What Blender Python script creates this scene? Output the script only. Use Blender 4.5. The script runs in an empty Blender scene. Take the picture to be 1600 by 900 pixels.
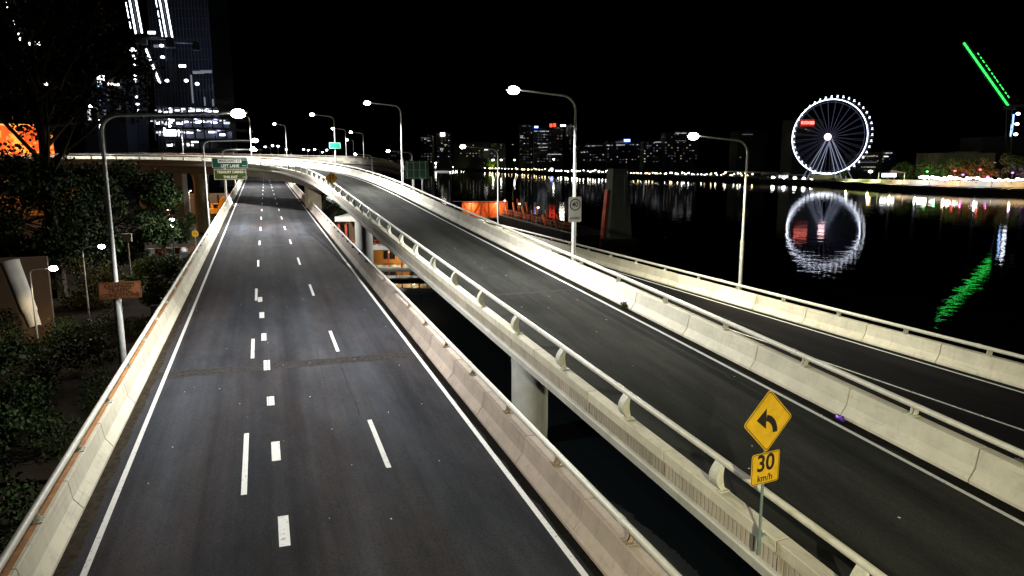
import bpy, bmesh, math, random
import numpy as np
from mathutils import Matrix, Vector
R_ = math.radians
SC = bpy.context.scene
COL = SC.collection
random.seed(7)

# ------------------------------------------------------------------ camera
cam_d = bpy.data.cameras.new('camera'); cam = bpy.data.objects.new('camera', cam_d); COL.objects.link(cam)
SC.camera = cam
cam_d.sensor_width = 36.0; cam_d.lens = 1150.0/1600.0*36.0
cam_d.clip_start = 0.1; cam_d.clip_end = 9000
cam.location = (0, 0, 9.0)
cam.rotation_euler = (R_(90-9.866), 0, R_(-18.647))

# ------------------------------------------------------------------ world: night sky
w = bpy.data.worlds.new('World'); SC.world = w; w.use_nodes = True
nt = w.node_tree; bg = nt.nodes['Background']
sky = nt.nodes.new('ShaderNodeTexSky'); sky.sky_type = 'NISHITA'; sky.sun_disc = False
sky.sun_elevation = R_(-4.5); sky.sun_rotation = R_(200); sky.altitude = 0
nt.links.new(sky.outputs[0], bg.inputs[0]); bg.inputs[1].default_value = 0.05
moon_d = bpy.data.lights.new('moon', 'SUN'); moon_d.energy = 0.004; moon_d.angle = R_(0.5); moon_d.color = (.75, .85, 1)
moon = bpy.data.objects.new('moon', moon_d); COL.objects.link(moon); moon.rotation_euler = (R_(50), 0, R_(200))

SC.view_settings.view_transform = 'Standard'; SC.view_settings.look = 'None'
SC.view_settings.exposure = 0.0; SC.view_settings.gamma = 1.0; SC.view_settings.use_curve_mapping = False
cy = SC.cycles
cy.use_denoising = True
cy.max_bounces = 5; cy.diffuse_bounces = 2; cy.glossy_bounces = 3; cy.transparent_max_bounces = 4
cy.sample_clamp_indirect = 4.0; cy.sample_clamp_direct = 0.0
cy.volume_bounces = 0
cy.caustics_reflective = False; cy.caustics_refractive = False

# ------------------------------------------------------------------ materials
def nodes(m):
    m.use_nodes = True
    return m.node_tree, m.node_tree.nodes, m.node_tree.links
def mat(name, col, rough=.6, var=.25, scale=3.0, metal=0.0, bump=0.0, stretch=(1, 1, 1), spec=.4):
    m = bpy.data.materials.new(name); t, n, l = nodes(m); b = n['Principled BSDF']
    b.inputs['Roughness'].default_value = rough; b.inputs['Metallic'].default_value = metal
    b.inputs['Specular IOR Level'].default_value = spec
    tc = n.new('ShaderNodeTexCoord'); mp = n.new('ShaderNodeMapping'); mp.inputs['Scale'].default_value = stretch
    l.new(tc.outputs['Object'], mp.inputs[0])
    nz = n.new('ShaderNodeTexNoise'); nz.inputs['Scale'].default_value = scale; nz.inputs['Detail'].default_value = 6
    nz.inputs['Roughness'].default_value = .65
    l.new(mp.outputs[0], nz.inputs['Vector'])
    rp = n.new('ShaderNodeValToRGB'); rp.color_ramp.elements[0].position = .3; rp.color_ramp.elements[1].position = .7
    rp.color_ramp.elements[0].color = tuple(c*(1-var) for c in col)+(1,)
    rp.color_ramp.elements[1].color = tuple(min(1, c*(1+var)) for c in col)+(1,)
    l.new(nz.outputs[0], rp.inputs[0]); l.new(rp.outputs[0], b.inputs['Base Color'])
    if bump:
        bp = n.new('ShaderNodeBump'); bp.inputs['Strength'].default_value = bump; bp.inputs['Distance'].default_value = .02
        n2 = n.new('ShaderNodeTexNoise'); n2.inputs['Scale'].default_value = scale*14; n2.inputs['Detail'].default_value = 4
        l.new(tc.outputs['Object'], n2.inputs['Vector']); l.new(n2.outputs[0], bp.inputs['Height']); l.new(bp.outputs[0], b.inputs['Normal'])
    return m
def emit(name, col, strength, sample=False):
    m = bpy.data.materials.new(name); t, n, l = nodes(m); b = n['Principled BSDF']
    b.inputs['Base Color'].default_value = (.05, .05, .05, 1)
    b.inputs['Emission Color'].default_value = tuple(col)+(1,); b.inputs['Emission Strength'].default_value = strength
    if not sample: m.cycles.emission_sampling = 'NONE'
    return m
def asphalt(name, base, streak=.35, warm=0.0, patch=True):
    m = bpy.data.materials.new(name); t, n, l = nodes(m); b = n['Principled BSDF']
    tc = n.new('ShaderNodeTexCoord')
    def noise(scale, st=(1, 1, 1), det=5, rough=.6):
        mp = n.new('ShaderNodeMapping'); mp.inputs['Scale'].default_value = st; l.new(tc.outputs['Object'], mp.inputs[0])
        z = n.new('ShaderNodeTexNoise'); z.inputs['Scale'].default_value = scale; z.inputs['Detail'].default_value = det
        z.inputs['Roughness'].default_value = rough; l.new(mp.outputs[0], z.inputs['Vector']); return z.outputs[0]
    def mr(src, a, bb, lo, hi):
        q = n.new('ShaderNodeMapRange'); q.inputs[1].default_value = a; q.inputs[2].default_value = bb
        q.inputs[3].default_value = lo; q.inputs[4].default_value = hi; l.new(src, q.inputs[0]); return q.outputs[0]
    def mul(a, bb):
        q = n.new('ShaderNodeMath'); q.operation = 'MULTIPLY'; l.new(a, q.inputs[0]); l.new(bb, q.inputs[1]); return q.outputs[0]
    wheel = mr(noise(.85, (1, .010, 1), 4), .32, .68, 1-streak, 1+streak)       # worn wheel paths along the lanes
    patches = mr(noise(.45, (1, .30, 1), 6, .7), .34, .66, .70, 1.30)
    grain = mr(noise(24, (1, 1, 1), 4, .85), .28, .72, .45, 1.55)
    stone = mr(noise(120, (1, 1, 1), 2), .62, .75, 1.0, 1.7)
    v = mul(mul(wheel, patches), mul(grain, stone))
    oil = noise(.33, (1, .16, 1), 4)
    cr = n.new('ShaderNodeValToRGB'); e = cr.color_ramp.elements
    e[0].position = .42; e[1].position = .66
    e[0].color = tuple(base)+(1,); e[1].color = (base[0]*(1+warm), base[1]*(1-.10*bool(warm)), base[2]*(1-.22*bool(warm)), 1)
    l.new(oil, cr.inputs[0])
    mx = n.new('ShaderNodeMix'); mx.data_type = 'RGBA'; mx.blend_type = 'MULTIPLY'; mx.inputs[0].default_value = 1
    l.new(cr.outputs[0], mx.inputs[6]); l.new(v, mx.inputs[7]); l.new(mx.outputs[2], b.inputs['Base Color'])
    b.inputs['Roughness'].default_value = .85; b.inputs['Specular IOR Level'].default_value = .02
    bp = n.new('ShaderNodeBump'); bp.inputs['Strength'].default_value = .5; bp.inputs['Distance'].default_value = .012
    l.new(noise(70, (1, 1, 1), 4, .7), bp.inputs['Height']); l.new(bp.outputs[0], b.inputs['Normal'])
    return m
def paint(name, col, under, wear=.5):
    m = bpy.data.materials.new(name); t, n, l = nodes(m); b = n['Principled BSDF']
    tc = n.new('ShaderNodeTexCoord'); nz = n.new('ShaderNodeTexNoise'); nz.inputs['Scale'].default_value = 9; nz.inputs['Detail'].default_value = 8
    nz.inputs['Roughness'].default_value = .75; l.new(tc.outputs['Object'], nz.inputs['Vector'])
    rp = n.new('ShaderNodeValToRGB'); e = rp.color_ramp.elements
    e[0].position = .30+.12*wear; e[1].position = .36+.14*wear; e[0].color = tuple(under)+(1,); e[1].color = tuple(col)+(1,)
    l.new(nz.outputs[0], rp.inputs[0]); l.new(rp.outputs[0], b.inputs['Base Color']); b.inputs['Roughness'].default_value = .6
    return m
def concrete(name, col, stain=(.25, .2, .15), amt=.55):
    m = bpy.data.materials.new(name); t, n, l = nodes(m); b = n['Principled BSDF']
    tc = n.new('ShaderNodeNewGeometry')
    geo = n.new('ShaderNodeObjectInfo')
    def noise(scale, st, det=6):
        mp = n.new('ShaderNodeMapping'); mp.inputs['Scale'].default_value = st; l.new(tc.outputs['Position'], mp.inputs[0])
        z = n.new('ShaderNodeTexNoise'); z.inputs['Scale'].default_value = scale; z.inputs['Detail'].default_value = det
        z.inputs['Roughness'].default_value = .7; l.new(mp.outputs[0], z.inputs['Vector']); return z.outputs[0]
    rp = n.new('ShaderNodeValToRGB'); e = rp.color_ramp.elements
    e[0].position = .28; e[1].position = .72
    e[0].color = tuple(c*.80 for c in col)+(1,); e[1].color = tuple(min(1, c*1.12) for c in col)+(1,)
    l.new(noise(1.1, (1, 1, 1)), rp.inputs[0])
    # vertical run-off streaks and dark specks
    st = n.new('ShaderNodeMapRange'); st.inputs[1].default_value = .54; st.inputs[2].default_value = .76; st.inputs[3].default_value = 0; st.inputs[4].default_value = amt
    l.new(noise(2.6, (1.6, 1.6, .22)), st.inputs[0])
    mx = n.new('ShaderNodeMix'); mx.data_type = 'RGBA'; l.new(st.outputs[0], mx.inputs[0]); l.new(rp.outputs[0], mx.inputs[6]); mx.inputs[7].default_value = tuple(stain)+(1,)
    sp = n.new('ShaderNodeMapRange'); sp.inputs[1].default_value = .66; sp.inputs[2].default_value = .74; sp.inputs[3].default_value = 0; sp.inputs[4].default_value = .6
    l.new(noise(13, (1, 1, 1), 3), sp.inputs[0])
    m2 = n.new('ShaderNodeMix'); m2.data_type = 'RGBA'; l.new(sp.outputs[0], m2.inputs[0]); l.new(mx.outputs[2], m2.inputs[6]); m2.inputs[7].default_value = tuple(c*.5 for c in col)+(1,)
    sc = n.new('ShaderNodeMapRange'); sc.inputs[1].default_value = .57; sc.inputs[2].default_value = .72; sc.inputs[3].default_value = 0; sc.inputs[4].default_value = .38
    l.new(noise(1.0, (9, .28, 12), 5), sc.inputs[0])            # rubber scuffs drawn along the barrier
    ms = n.new('ShaderNodeMix'); ms.data_type = 'RGBA'; l.new(sc.outputs[0], ms.inputs[0]); l.new(m2.outputs[2], ms.inputs[6]); ms.inputs[7].default_value = tuple(c*.38 for c in col)+(1,)
    # panel to panel tone
    hv = n.new('ShaderNodeMapRange'); hv.inputs[3].default_value = .80; hv.inputs[4].default_value = 1.06; l.new(geo.outputs['Random'], hv.inputs[0])
    m3 = n.new('ShaderNodeMix'); m3.data_type = 'RGBA'; m3.blend_type = 'MULTIPLY'; m3.inputs[0].default_value = 1
    l.new(ms.outputs[2], m3.inputs[6]); l.new(hv.outputs[0], m3.inputs[7]); l.new(m3.outputs[2], b.inputs['Base Color'])
    b.inputs['Roughness'].default_value = .8; b.inputs['Specular IOR Level'].default_value = .25
    bp = n.new('ShaderNodeBump'); bp.inputs['Strength'].default_value = .25; bp.inputs['Distance'].default_value = .01
    l.new(noise(26, (1, 1, 1), 4), bp.inputs['Height']); l.new(bp.outputs[0], b.inputs['Normal'])
    return m
def leafmat(name, c1, c2):
    m = bpy.data.materials.new(name); t, n, l = nodes(m); b = n['Principled BSDF']
    g = n.new('ShaderNodeNewGeometry'); rp = n.new('ShaderNodeValToRGB')
    rp.color_ramp.elements[0].color = tuple(c1)+(1,); rp.color_ramp.elements[1].color = tuple(c2)+(1,)
    l.new(g.outputs['Random Per Island'], rp.inputs[0]); l.new(rp.outputs[0], b.inputs['Base Color']); b.inputs['Roughness'].default_value = .6; b.inputs['Specular IOR Level'].default_value = .12
    return m
M = {}
M['asphalt'] = asphalt('asphalt_freeway', (.034, .0365, .0430), .34, .12)
M['asphalt_ramp'] = asphalt('asphalt_ramp', (.026, .0272, .0250), .36, 0)
M['asphalt_purple'] = asphalt('asphalt_river_road', (.0110, .0104, .0120), .35, 0)
M['patch'] = asphalt('asphalt_patch', (.027, .0285, .0325), .3, 0)
M['joint'] = mat('joint_bitumen', (.029, .0275, .0270), .8, .5, 6, spec=.03)
M['joint_steel'] = mat('joint_steel', (.034, .028, .024), .8, .6, 5, 0, spec=.05)
M['gutter'] = mat('gutter_grit', (.009, .008, .0065), .9, .6, 8, bump=.6, spec=.03)
M['gutter_brown'] = mat('gutter_silt', (.034, .027, .019), .9, .5, 5, bump=.6, spec=.03)
M['paint'] = paint('road_paint', (.56, .56, .55), (.08, .08, .08), .45)
M['paint_worn'] = paint('road_paint_worn', (.52, .52, .50), (.07, .07, .07), .8)
M['barrier'] = concrete('barrier_concrete', (.60, .57, .46))
M['barrier_pink'] = concrete('barrier_concrete_pink', (.46, .385, .33), (.16, .12, .10), .5)
M['barrier_white'] = concrete('barrier_concrete_white', (.64, .615, .515), (.36, .32, .25), .4)
M['fascia'] = concrete('fascia_ribbed', (.40, .36, .30), (.12, .10, .08), .7)
M['edge'] = concrete('deck_edge_concrete', (.60, .60, .55), (.35, .32, .25), .45)
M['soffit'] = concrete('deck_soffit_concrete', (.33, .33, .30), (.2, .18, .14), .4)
M['column'] = concrete('column_concrete', (.42, .43, .41), (.28, .22, .17), .4)
M['column_tan'] = concrete('column_concrete_tan', (.44, .38, .26), (.28, .22, .15), .4)
M['rail'] = mat('rail_paint', (.62, .61, .54), .38, .12, 4, 0, .05)
M['post'] = mat('post_paint', (.56, .56, .47), .5, .2, 7)
M['post_tan'] = mat('post_tan_paint', (.30, .24, .18), .6, .3, 7)
M['orange_lit'] = mat('painted_orange_light', (.36, .17, .06), .8, .4, 4)  # orange lamp light on the barrier top, put into the colour
M['galv'] = mat('galvanised_pole', (.47, .49, .47), .42, .18, 5, .35)
M['pole_green'] = mat('pole_grey_green', (.13, .19, .17), .5, .2, 6)
M['dark_steel'] = mat('dark_steel', (.05, .05, .055), .5, .3, 5, .3)
M['black'] = mat('sign_black', (.012, .012, .012), .5, .1, 5)
M['yellow'] = mat('sign_yellow', (.66, .39, .014), .45, .16, 5)
M['orange_sign'] = mat('sign_orange', (.27, .10, .04), .45, .15, 4)
M['amber_sign'] = mat('sign_amber', (.85, .40, .03), .45, .1, 4)
M['white_sign'] = mat('sign_white', (.60, .60, .54), .45, .1, 4)
M['green_sign'] = mat('sign_green', (.003, .045, .024), .4, .08, 3)
M['olive_sign'] = mat('sign_olive', (.05, .065, .012), .4, .12, 2)
M['teal_sign'] = mat('sign_teal', (.012, .22, .17), .4, .08, 3)
M['sign_back'] = mat('sign_back_green', (.06, .16, .07), .5, .15, 3)
M['cream_text'] = mat('sign_cream', (.78, .76, .55), .45, .05, 4)
M['dark_text'] = mat('sign_dark_text', (.07, .03, .01), .5, .05, 4)
M['truss'] = mat('truss_orange', (.62, .13, .025), .5, .25, 2)
M['red_steel'] = mat('red_steel', (.42, .07, .03), .5, .25, 2)
M['pylon'] = concrete('pylon_concrete', (.075, .085, .065), (.03, .03, .02), .4)
M['hull'] = mat('barge_hull', (.012, .012, .013), .7, .3, 1)
M['excavator'] = mat('excavator_orange', (.75, .30, .02), .45, .15, 2)
M['rubber'] = mat('track_rubber', (.02, .02, .02), .8, .3, 4)
M['glass_dark'] = mat('dark_glass', (.01, .014, .02), .08, .1, 2, 0, 0, (1, 1, 1), .6)
M['ground'] = mat('earth', (.014, .011, .007), .95, .5, .35, 0, .5, spec=.05)
M['grass'] = leafmat('grass_blades', (.05, .07, .015), (.13, .12, .03))
M['bark'] = mat('bark', (.045, .032, .022), .9, .4, 4, 0, .5, (1, 1, .3))
M['leaf_dark'] = leafmat('leaf_dark', (.008, .016, .004), (.026, .045, .011))
M['leaf_black'] = leafmat('leaf_black', (.003, .005, .002), (.010, .013, .005))
M['leaf_mid'] = leafmat('leaf_mid', (.016, .034, .007), (.055, .085, .02))
M['leaf_olive'] = leafmat('leaf_olive', (.03, .035, .008), (.085, .085, .02))
M['far_bank'] = mat('far_bank_earth', (.03, .03, .026), .95, .3, .02)
M['stone'] = mat('river_wall_stone', (.30, .26, .20), .85, .35, .2)
M['tower_dark'] = mat('dark_tower_cladding', (.045, .05, .06), .5, .3, .05)
M['tower_blue'] = mat('blue_tower_glass', (.012, .02, .04), .35, .4, .08)
M['white_wall'] = mat('pale_wall', (.55, .53, .48), .7, .1, 1)
M['brown_wall'] = mat('brown_wall', (.13, .075, .04), .8, .25, .4)
M['timber'] = mat('warm_timber', (.42, .22, .07), .6, .2, 1.2, 0, 0, (1, 1, .1))
M['roof'] = mat('pale_metal_roof', (.5, .5, .47), .5, .15, .6)
M['purple_can'] = mat('purple_foil', (.12, .04, .42), .3, .2, 20, .5)
M['litter'] = mat('litter_white', (.6, .6, .58), .8, .2, 9)
M['lens'] = emit('lamp_lens', (1, .97, .90), 60)
M['lens_far'] = emit('far_lamp_lens', (1, .98, .95), 25)
M['win'] = [emit('window_white', (.92, .96, 1), .95), emit('window_warm', (1, .80, .52), .75), emit('window_dim', (.8, .85, 1), .2), emit('window_bright', (1, 1, 1), 5)]
M['globe_w'] = emit('globe_white', (1, .95, .85), 22)
M['globe_warm'] = emit('globe_warm', (1, .72, .38), 14)
M['globe_blue'] = emit('globe_blue', (.25, .25, 1), 5)
M['globe_purple'] = emit('globe_purple', (.55, .12, 1), 6)
M['globe_red'] = emit('globe_red', (1, .08, .05), 6)
M['globe_green'] = emit('globe_green', (.15, 1, .25), 4)
M['led_white'] = emit('led_white', (.86, .9, 1), 7)
M['led_rim'] = emit('led_rim', (.76, .81, 1), 5)
M['led_dim'] = emit('led_dim', (.45, .52, 1), .13)
M['led_leg'] = emit('led_leg', (.6, .66, 1), .34)
M['led_green'] = emit('led_green', (.03, .85, .10), 2.6)
M['led_blue'] = emit('led_blue', (.35, .55, 1), 3)
M['sign_red_lit'] = emit('sign_red_lit', (1, .06, .03), 3.0)
M['sign_red_dim'] = emit('sign_red_dim', (1, .02, .01), .4)
M['sign_pink_lit'] = emit('sign_pink_lit', (1, .25, .2), 3.0)
M['sign_white_lit'] = emit('sign_white_lit', (1, .85, .8), 6)
M['sign_blue_lit'] = emit('sign_blue_lit', (.12, .25, 1), 5)
M['hub_lit'] = emit('hub_lit', (1, .62, .66), 4)
M['warm_panel'] = emit('warm_lit_panel', (1, .72, .40), 2.2, True)

# ------------------------------------------------------------------ mesh helpers
class MB:
    """collects shapes in world coordinates; build() makes one mesh object with its origin at o"""
    def __init__(s): s.v = []; s.f = []
    def add(s, vs, fs):
        k = len(s.v); s.v += [tuple(p) for p in vs]; s.f += [tuple(i+k for i in q) for q in fs]; return s
    def box(s, c, d, rz=0, rot=None):
        x, y, z = d[0]/2, d[1]/2, d[2]/2
        m = rot if rot is not None else Matrix.Rotation(rz, 3, 'Z')
        vs = [Vector(c)+m @ Vector(p) for p in ((-x,-y,-z),(x,-y,-z),(x,y,-z),(-x,y,-z),(-x,-y,z),(x,-y,z),(x,y,z),(-x,y,z))]
        return s.add(vs, [(0,3,2,1),(4,5,6,7),(0,1,5,4),(1,2,6,5),(2,3,7,6),(3,0,4,7)])
    def bar(s, a, b, wx, wy):
        a = Vector(a); b = Vector(b); d = (b-a)
        q = d.to_track_quat('Z', 'Y').to_matrix()
        return s.box((a+b)/2, (wx, wy, d.length), rot=q)
    def tube(s, pts, r, n=8, caps=True):
        pts = [Vector(p) for p in pts]; rs = r if isinstance(r, (list, tuple)) else [r]*len(pts)
        rings = []; prev = None
        for i, p in enumerate(pts):
            t = (pts[min(i+1, len(pts)-1)]-pts[max(i-1, 0)]).normalized()
            if prev is None:
                u = t.orthogonal().normalized() if abs(t.z) > .95 else t.cross(Vector((0, 0, 1))).normalized()
            else:
                u = (prev-t*prev.dot(t)).normalized()
            prev = u; b = t.cross(u)
            rings.append([p+(u*math.cos(2*math.pi*k/n)+b*math.sin(2*math.pi*k/n))*rs[i] for k in range(n)])
        vs = [q for rg in rings for q in rg]; fs = []
        for i in range(len(pts)-1):
            for k in range(n):
                fs.append((i*n+k, i*n+(k+1) % n, (i+1)*n+(k+1) % n, (i+1)*n+k))
        if caps: fs += [tuple(range(n))[::-1], tuple(range((len(pts)-1)*n, len(pts)*n))]
        return s.add(vs, fs)
    def lathe(s, c, prof, n=16):
        c = Vector(c); vs = []; fs = []
        for (r, z) in prof: vs += [c+Vector((r*math.cos(2*math.pi*k/n), r*math.sin(2*math.pi*k/n), z)) for k in range(n)]
        for i in range(len(prof)-1):
            for k in range(n): fs.append((i*n+k, i*n+(k+1) % n, (i+1)*n+(k+1) % n, (i+1)*n+k))
        fs += [tuple(range(n))[::-1], tuple(range((len(prof)-1)*n, len(prof)*n))]
        return s.add(vs, fs)
    def ell(s, c, r, n=10, m=6, rz=0):
        c = Vector(c); vs = []; fs = []; q = Matrix.Rotation(rz, 3, 'Z')
        for j in range(m+1):
            a = math.pi*j/m-math.pi/2
            for k in range(n):
                b = 2*math.pi*k/n
                vs.append(c+q @ Vector((r[0]*math.cos(a)*math.cos(b), r[1]*math.cos(a)*math.sin(b), r[2]*math.sin(a))))
        for j in range(m):
            for k in range(n): fs.append((j*n+k, j*n+(k+1) % n, (j+1)*n+(k+1) % n, (j+1)*n+k))
        return s.add(vs, fs)
    def plate(s, poly, o, ux, uy, th):
        """polygon (2D) in the plane o + a*ux + b*uy, thickened by th away from ux x uy"""
        ux = Vector(ux); uy = Vector(uy); nn = ux.cross(uy).normalized(); o = Vector(o); n = len(poly)
        f = [o+ux*a+uy*b for a, b in poly]; bk = [p-nn*th for p in f]
        return s.add(f+bk, [tuple(range(n)), tuple(range(2*n-1, n-1, -1))]+[(i, n+i, n+(i+1) % n, (i+1) % n) for i in range(n)])
    def mesh(s, name, m, o=(0, 0, 0)):
        me = bpy.data.meshes.new(name); o = Vector(o)
        me.from_pydata([tuple(Vector(p)-o) for p in s.v], [], s.f); me.update()
        if m is not None: me.materials.append(m)
        return me
    def build(s, name, m, parent=None, o=None, smooth=False):
        if o is None: o = wloc(parent) if parent is not None else (0, 0, 0)
        me = s.mesh(name, m, o)
        if smooth:
            me.polygons.foreach_set('use_smooth', [True]*len(me.polygons))
            try: me.set_sharp_from_angle(angle=R_(40))
            except Exception: pass
        return link(name, me, Vector(o), parent)
def wloc(o):
    p = Vector(o.location)
    while o.parent is not None: o = o.parent; p = p+Vector(o.location)
    return p
def link(name, me, loc, parent=None, rot=None):
    ob = bpy.data.objects.new(name, me); COL.objects.link(ob)
    if parent is not None: ob.parent = parent; ob.location = Vector(loc)-wloc(parent)
    else: ob.location = loc
    if rot is not None: ob.rotation_euler = rot
    return ob
def thing(name, label, cat, loc=(0, 0, 0), group=None):
    o = bpy.data.objects.new(name, None); COL.objects.link(o); o.location = loc; o.empty_display_size = .2
    return tag(o, label, cat, group)
def tag(o, label=None, cat=None, group=None, kind=None):
    if label: o['label'] = label
    if cat: o['category'] = cat
    if group: o['group'] = group
    if kind: o['kind'] = kind
    return o
def lamp_light(parent, loc, power, col, kind='SPOT', angle=165, radius=.15, blend=.35, rot=(0, 0, 0)):
    d = bpy.data.lights.new('lamp_light', kind); d.energy = power; d.color = col
    if kind == 'SPOT': d.spot_size = R_(angle); d.spot_blend = blend
    d.shadow_soft_size = radius
    o = bpy.data.objects.new('lamp_light', d); COL.objects.link(o); o.parent = parent; o.location = Vector(loc)-wloc(parent); o.rotation_euler = rot
    return o
def text(name, body, size, m, o, ux, uy, parent, bold=0.0, ext=.002, squeeze=1.0):
    c = bpy.data.curves.new(name, 'FONT'); c.body = body; c.size = size; c.align_x = 'CENTER'; c.align_y = 'CENTER'
    c.extrude = ext; c.offset = bold; c.materials.append(m)
    tmp = bpy.data.objects.new(name, c); COL.objects.link(tmp)
    dg = bpy.context.evaluated_depsgraph_get(); me = bpy.data.meshes.new_from_object(tmp.evaluated_get(dg)); bpy.data.objects.remove(tmp)
    if not me.materials: me.materials.append(m)
    ob = bpy.data.objects.new(name, me); COL.objects.link(ob)
    ux = Vector(ux).normalized(); uy = Vector(uy).normalized(); n = ux.cross(uy)
    mt = Matrix((ux, uy, n)).transposed().to_4x4()
    ob.parent = parent; ob.location = Vector(o)-wloc(parent); ob.rotation_euler = mt.to_euler(); ob.scale = (squeeze, 1, 1)
    return ob
def rrect(w, h, r, n=4, cx=0, cy=0):
    out = []
    for sx, sy, a0 in ((1, 1, 0), (-1, 1, 90), (-1, -1, 180), (1, -1, 270)):
        for k in range(n+1):
            a = R_(a0+90*k/n); out.append((cx+sx*(w/2-r)+r*math.cos(a), cy+sy*(h/2-r)+r*math.sin(a)))
    return out

class Path:
    def __init__(s, pts, ds=.5):
        P = np.array(pts, float); n = len(P); out = []
        for i in range(n-1):
            p0, p1, p2, p3 = P[max(i-1, 0)], P[i], P[i+1], P[min(i+2, n-1)]
            for t in np.linspace(0, 1, 24, endpoint=False):
                t2, t3 = t*t, t*t*t
                out.append(.5*((2*p1)+(-p0+p2)*t+(2*p0-5*p1+4*p2-p3)*t2+(-p0+3*p1-3*p2+p3)*t3))
        out.append(P[-1]); Q = np.array(out); d = np.r_[0, np.cumsum(np.hypot(np.diff(Q[:, 0]), np.diff(Q[:, 1])))]
        s.L = d[-1]; s.s = np.arange(0, s.L, ds); s.p = np.stack([np.interp(s.s, d, Q[:, i]) for i in range(3)], 1)
        t = np.gradient(s.p[:, :2], axis=0); s.t = t/np.linalg.norm(t, axis=1)[:, None]
    def at(s, q, u=0, z=0):
        p = [np.interp(q, s.s, s.p[:, i]) for i in range(3)]; tx = np.interp(q, s.s, s.t[:, 0]); ty = np.interp(q, s.s, s.t[:, 1])
        h = math.hypot(tx, ty); tx /= h; ty /= h
        return Vector((p[0]+ty*u, p[1]-tx*u, p[2]+z))
    def head(s, q):
        tx = np.interp(q, s.s, s.t[:, 0]); ty = np.interp(q, s.s, s.t[:, 1]); return math.atan2(-tx, ty)   # rotation from +Y
    def s_at_y(s, y): return float(s.s[np.argmin(np.abs(s.p[:, 1]-y))])
    def offset_s(s, u, step, s0, s1):
        """centre-line stations that are `step` apart along the line offset by u"""
        q = np.arange(s0, s1, .25); e = np.array([tuple(s.at(k, u)) for k in q])
        d = np.r_[0, np.cumsum(np.hypot(np.diff(e[:, 0]), np.diff(e[:, 1])))]
        return [float(np.interp(k, d, q)) for k in np.arange(0, d[-1], step)]
def sweep(mb, path, prof, ss, caps=True, flip=False):
    n = len(prof); vs = [path.at(q, u, z) for q in ss for (u, z) in prof]; fs = []
    for i in range(len(ss)-1):
        for k in range(n):
            a = (i*n+k, (i+1)*n+k, (i+1)*n+(k+1) % n, i*n+(k+1) % n); fs.append(a[::-1] if flip else a)
    if caps:
        c0 = tuple(range(n)); c1 = tuple(range((len(ss)-1)*n, len(ss)*n)); fs += [c0 if not flip else c0[::-1], c1[::-1] if not flip else c1]
    return mb.add(vs, fs)
def strip(mb, path, u0, u1, z, ss):
    vs = []; fs = []
    for q in ss: vs += [path.at(q, u0, z), path.at(q, u1, z)]
    for i in range(len(ss)-1): fs.append((2*i, 2*i+1, 2*i+3, 2*i+2))
    return mb.add(vs, fs)
def rng(a, b, step):
    n = max(1, int(math.ceil((b-a)/step))); return [a+(b-a)*i/n for i in range(n+1)]

# ------------------------------------------------------------------ the routes
S_ = .01515
road_path = Path([(0, -12, -12*S_), (0, 60, 60*S_), (0, 200, 200*S_), (0, 420, 420*S_)])
ramp_path = Path([(13.9, -44, -1.3), (13.9, -20, -1.0), (13.85, -10, -.65), (13.75, 0, -.1), (13.40, 10, .78), (12.80, 20, 1.65), (12.35, 30, 2.36),
                  (12.05, 40, 2.95), (11.8, 50, 3.52), (11.55, 60, 4.1), (11.3, 70, 4.70), (11.0, 80, 5.32), (10.55, 90, 5.90), (9.9, 100, 6.42),
                  (8.8, 109.8, 6.90), (6.8, 119.6, 7.37), (3.4, 129, 7.85), (-1.8, 137.6, 8.25), (-8.8, 144.9, 8.5), (-17.8, 149.6, 8.7),
                  (-27.5, 152.2, 8.8), (-47, 156, 8.9), (-75, 161, 9.0), (-125, 170, 9.0)])
def bxz(y): return 29.77-.0568*y+.0001775*y*y-5.2, 1.03+.0092*y-.4e-4*y*y-1.15
river_path = Path([(bxz(y)[0], y, bxz(y)[1]) for y in range(-16, 240, 12)]+[(20.5, 262, -.6), (22, 300, -.8)])
back_path = Path([(-110, 312, 9.8), (-54, 266, 9.9), (-29, 241.5, 9.8), (-12.8, 226, 9.6), (-.9, 214.8, 9.3), (5.5, 209.6, 9.15), (11, 206.3, 9.0), (18.3, 204.6, 8.9), (23.5, 206, 8.7),
                  (27.5, 210, 8.4), (31, 217, 8.0), (35, 229, 7.4), (41, 250, 6.4), (48, 275, 5.2)])

# ------------------------------------------------------------------ water, ground, far bank
m = bpy.data.materials.new('river_water'); t, n, l = nodes(m); b = n['Principled BSDF']
b.inputs['Base Color'].default_value = (.004, .006, .007, 1); b.inputs['Roughness'].default_value = .02; b.inputs['IOR'].default_value = 1.33
tc = n.new('ShaderNodeTexCoord')
def wn(scale, st, det):
    mp = n.new('ShaderNodeMapping'); mp.inputs['Scale'].default_value = st; l.new(tc.outputs['Object'], mp.inputs[0])
    z = n.new('ShaderNodeTexNoise'); z.inputs['Scale'].default_value = scale; z.inputs['Detail'].default_value = det; l.new(mp.outputs[0], z.inputs['Vector']); return z.outputs[0]
bp1 = n.new('ShaderNodeBump'); bp1.inputs['Strength'].default_value = 1; bp1.inputs['Distance'].default_value = .027; l.new(wn(.33, (1, 1, 1), 3), bp1.inputs['Height'])
bp2 = n.new('ShaderNodeBump'); bp2.inputs['Strength'].default_value = 1; bp2.inputs['Distance'].default_value = .0012; l.new(wn(3.0, (1, 1, 1), 2), bp2.inputs['Height'])
l.new(bp1.outputs[0], bp2.inputs['Normal']); l.new(bp2.outputs[0], b.inputs['Normal'])
M['water'] = m
water = MB().add([(-200, -300, -5), (3500, -300, -5), (3500, 4500, -5), (-200, 4500, -5)], [(0, 1, 2, 3)]).build('river_water', M['water'])
tag(water, 'calm black river reflecting the lights of the far bank', kind='structure')
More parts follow.
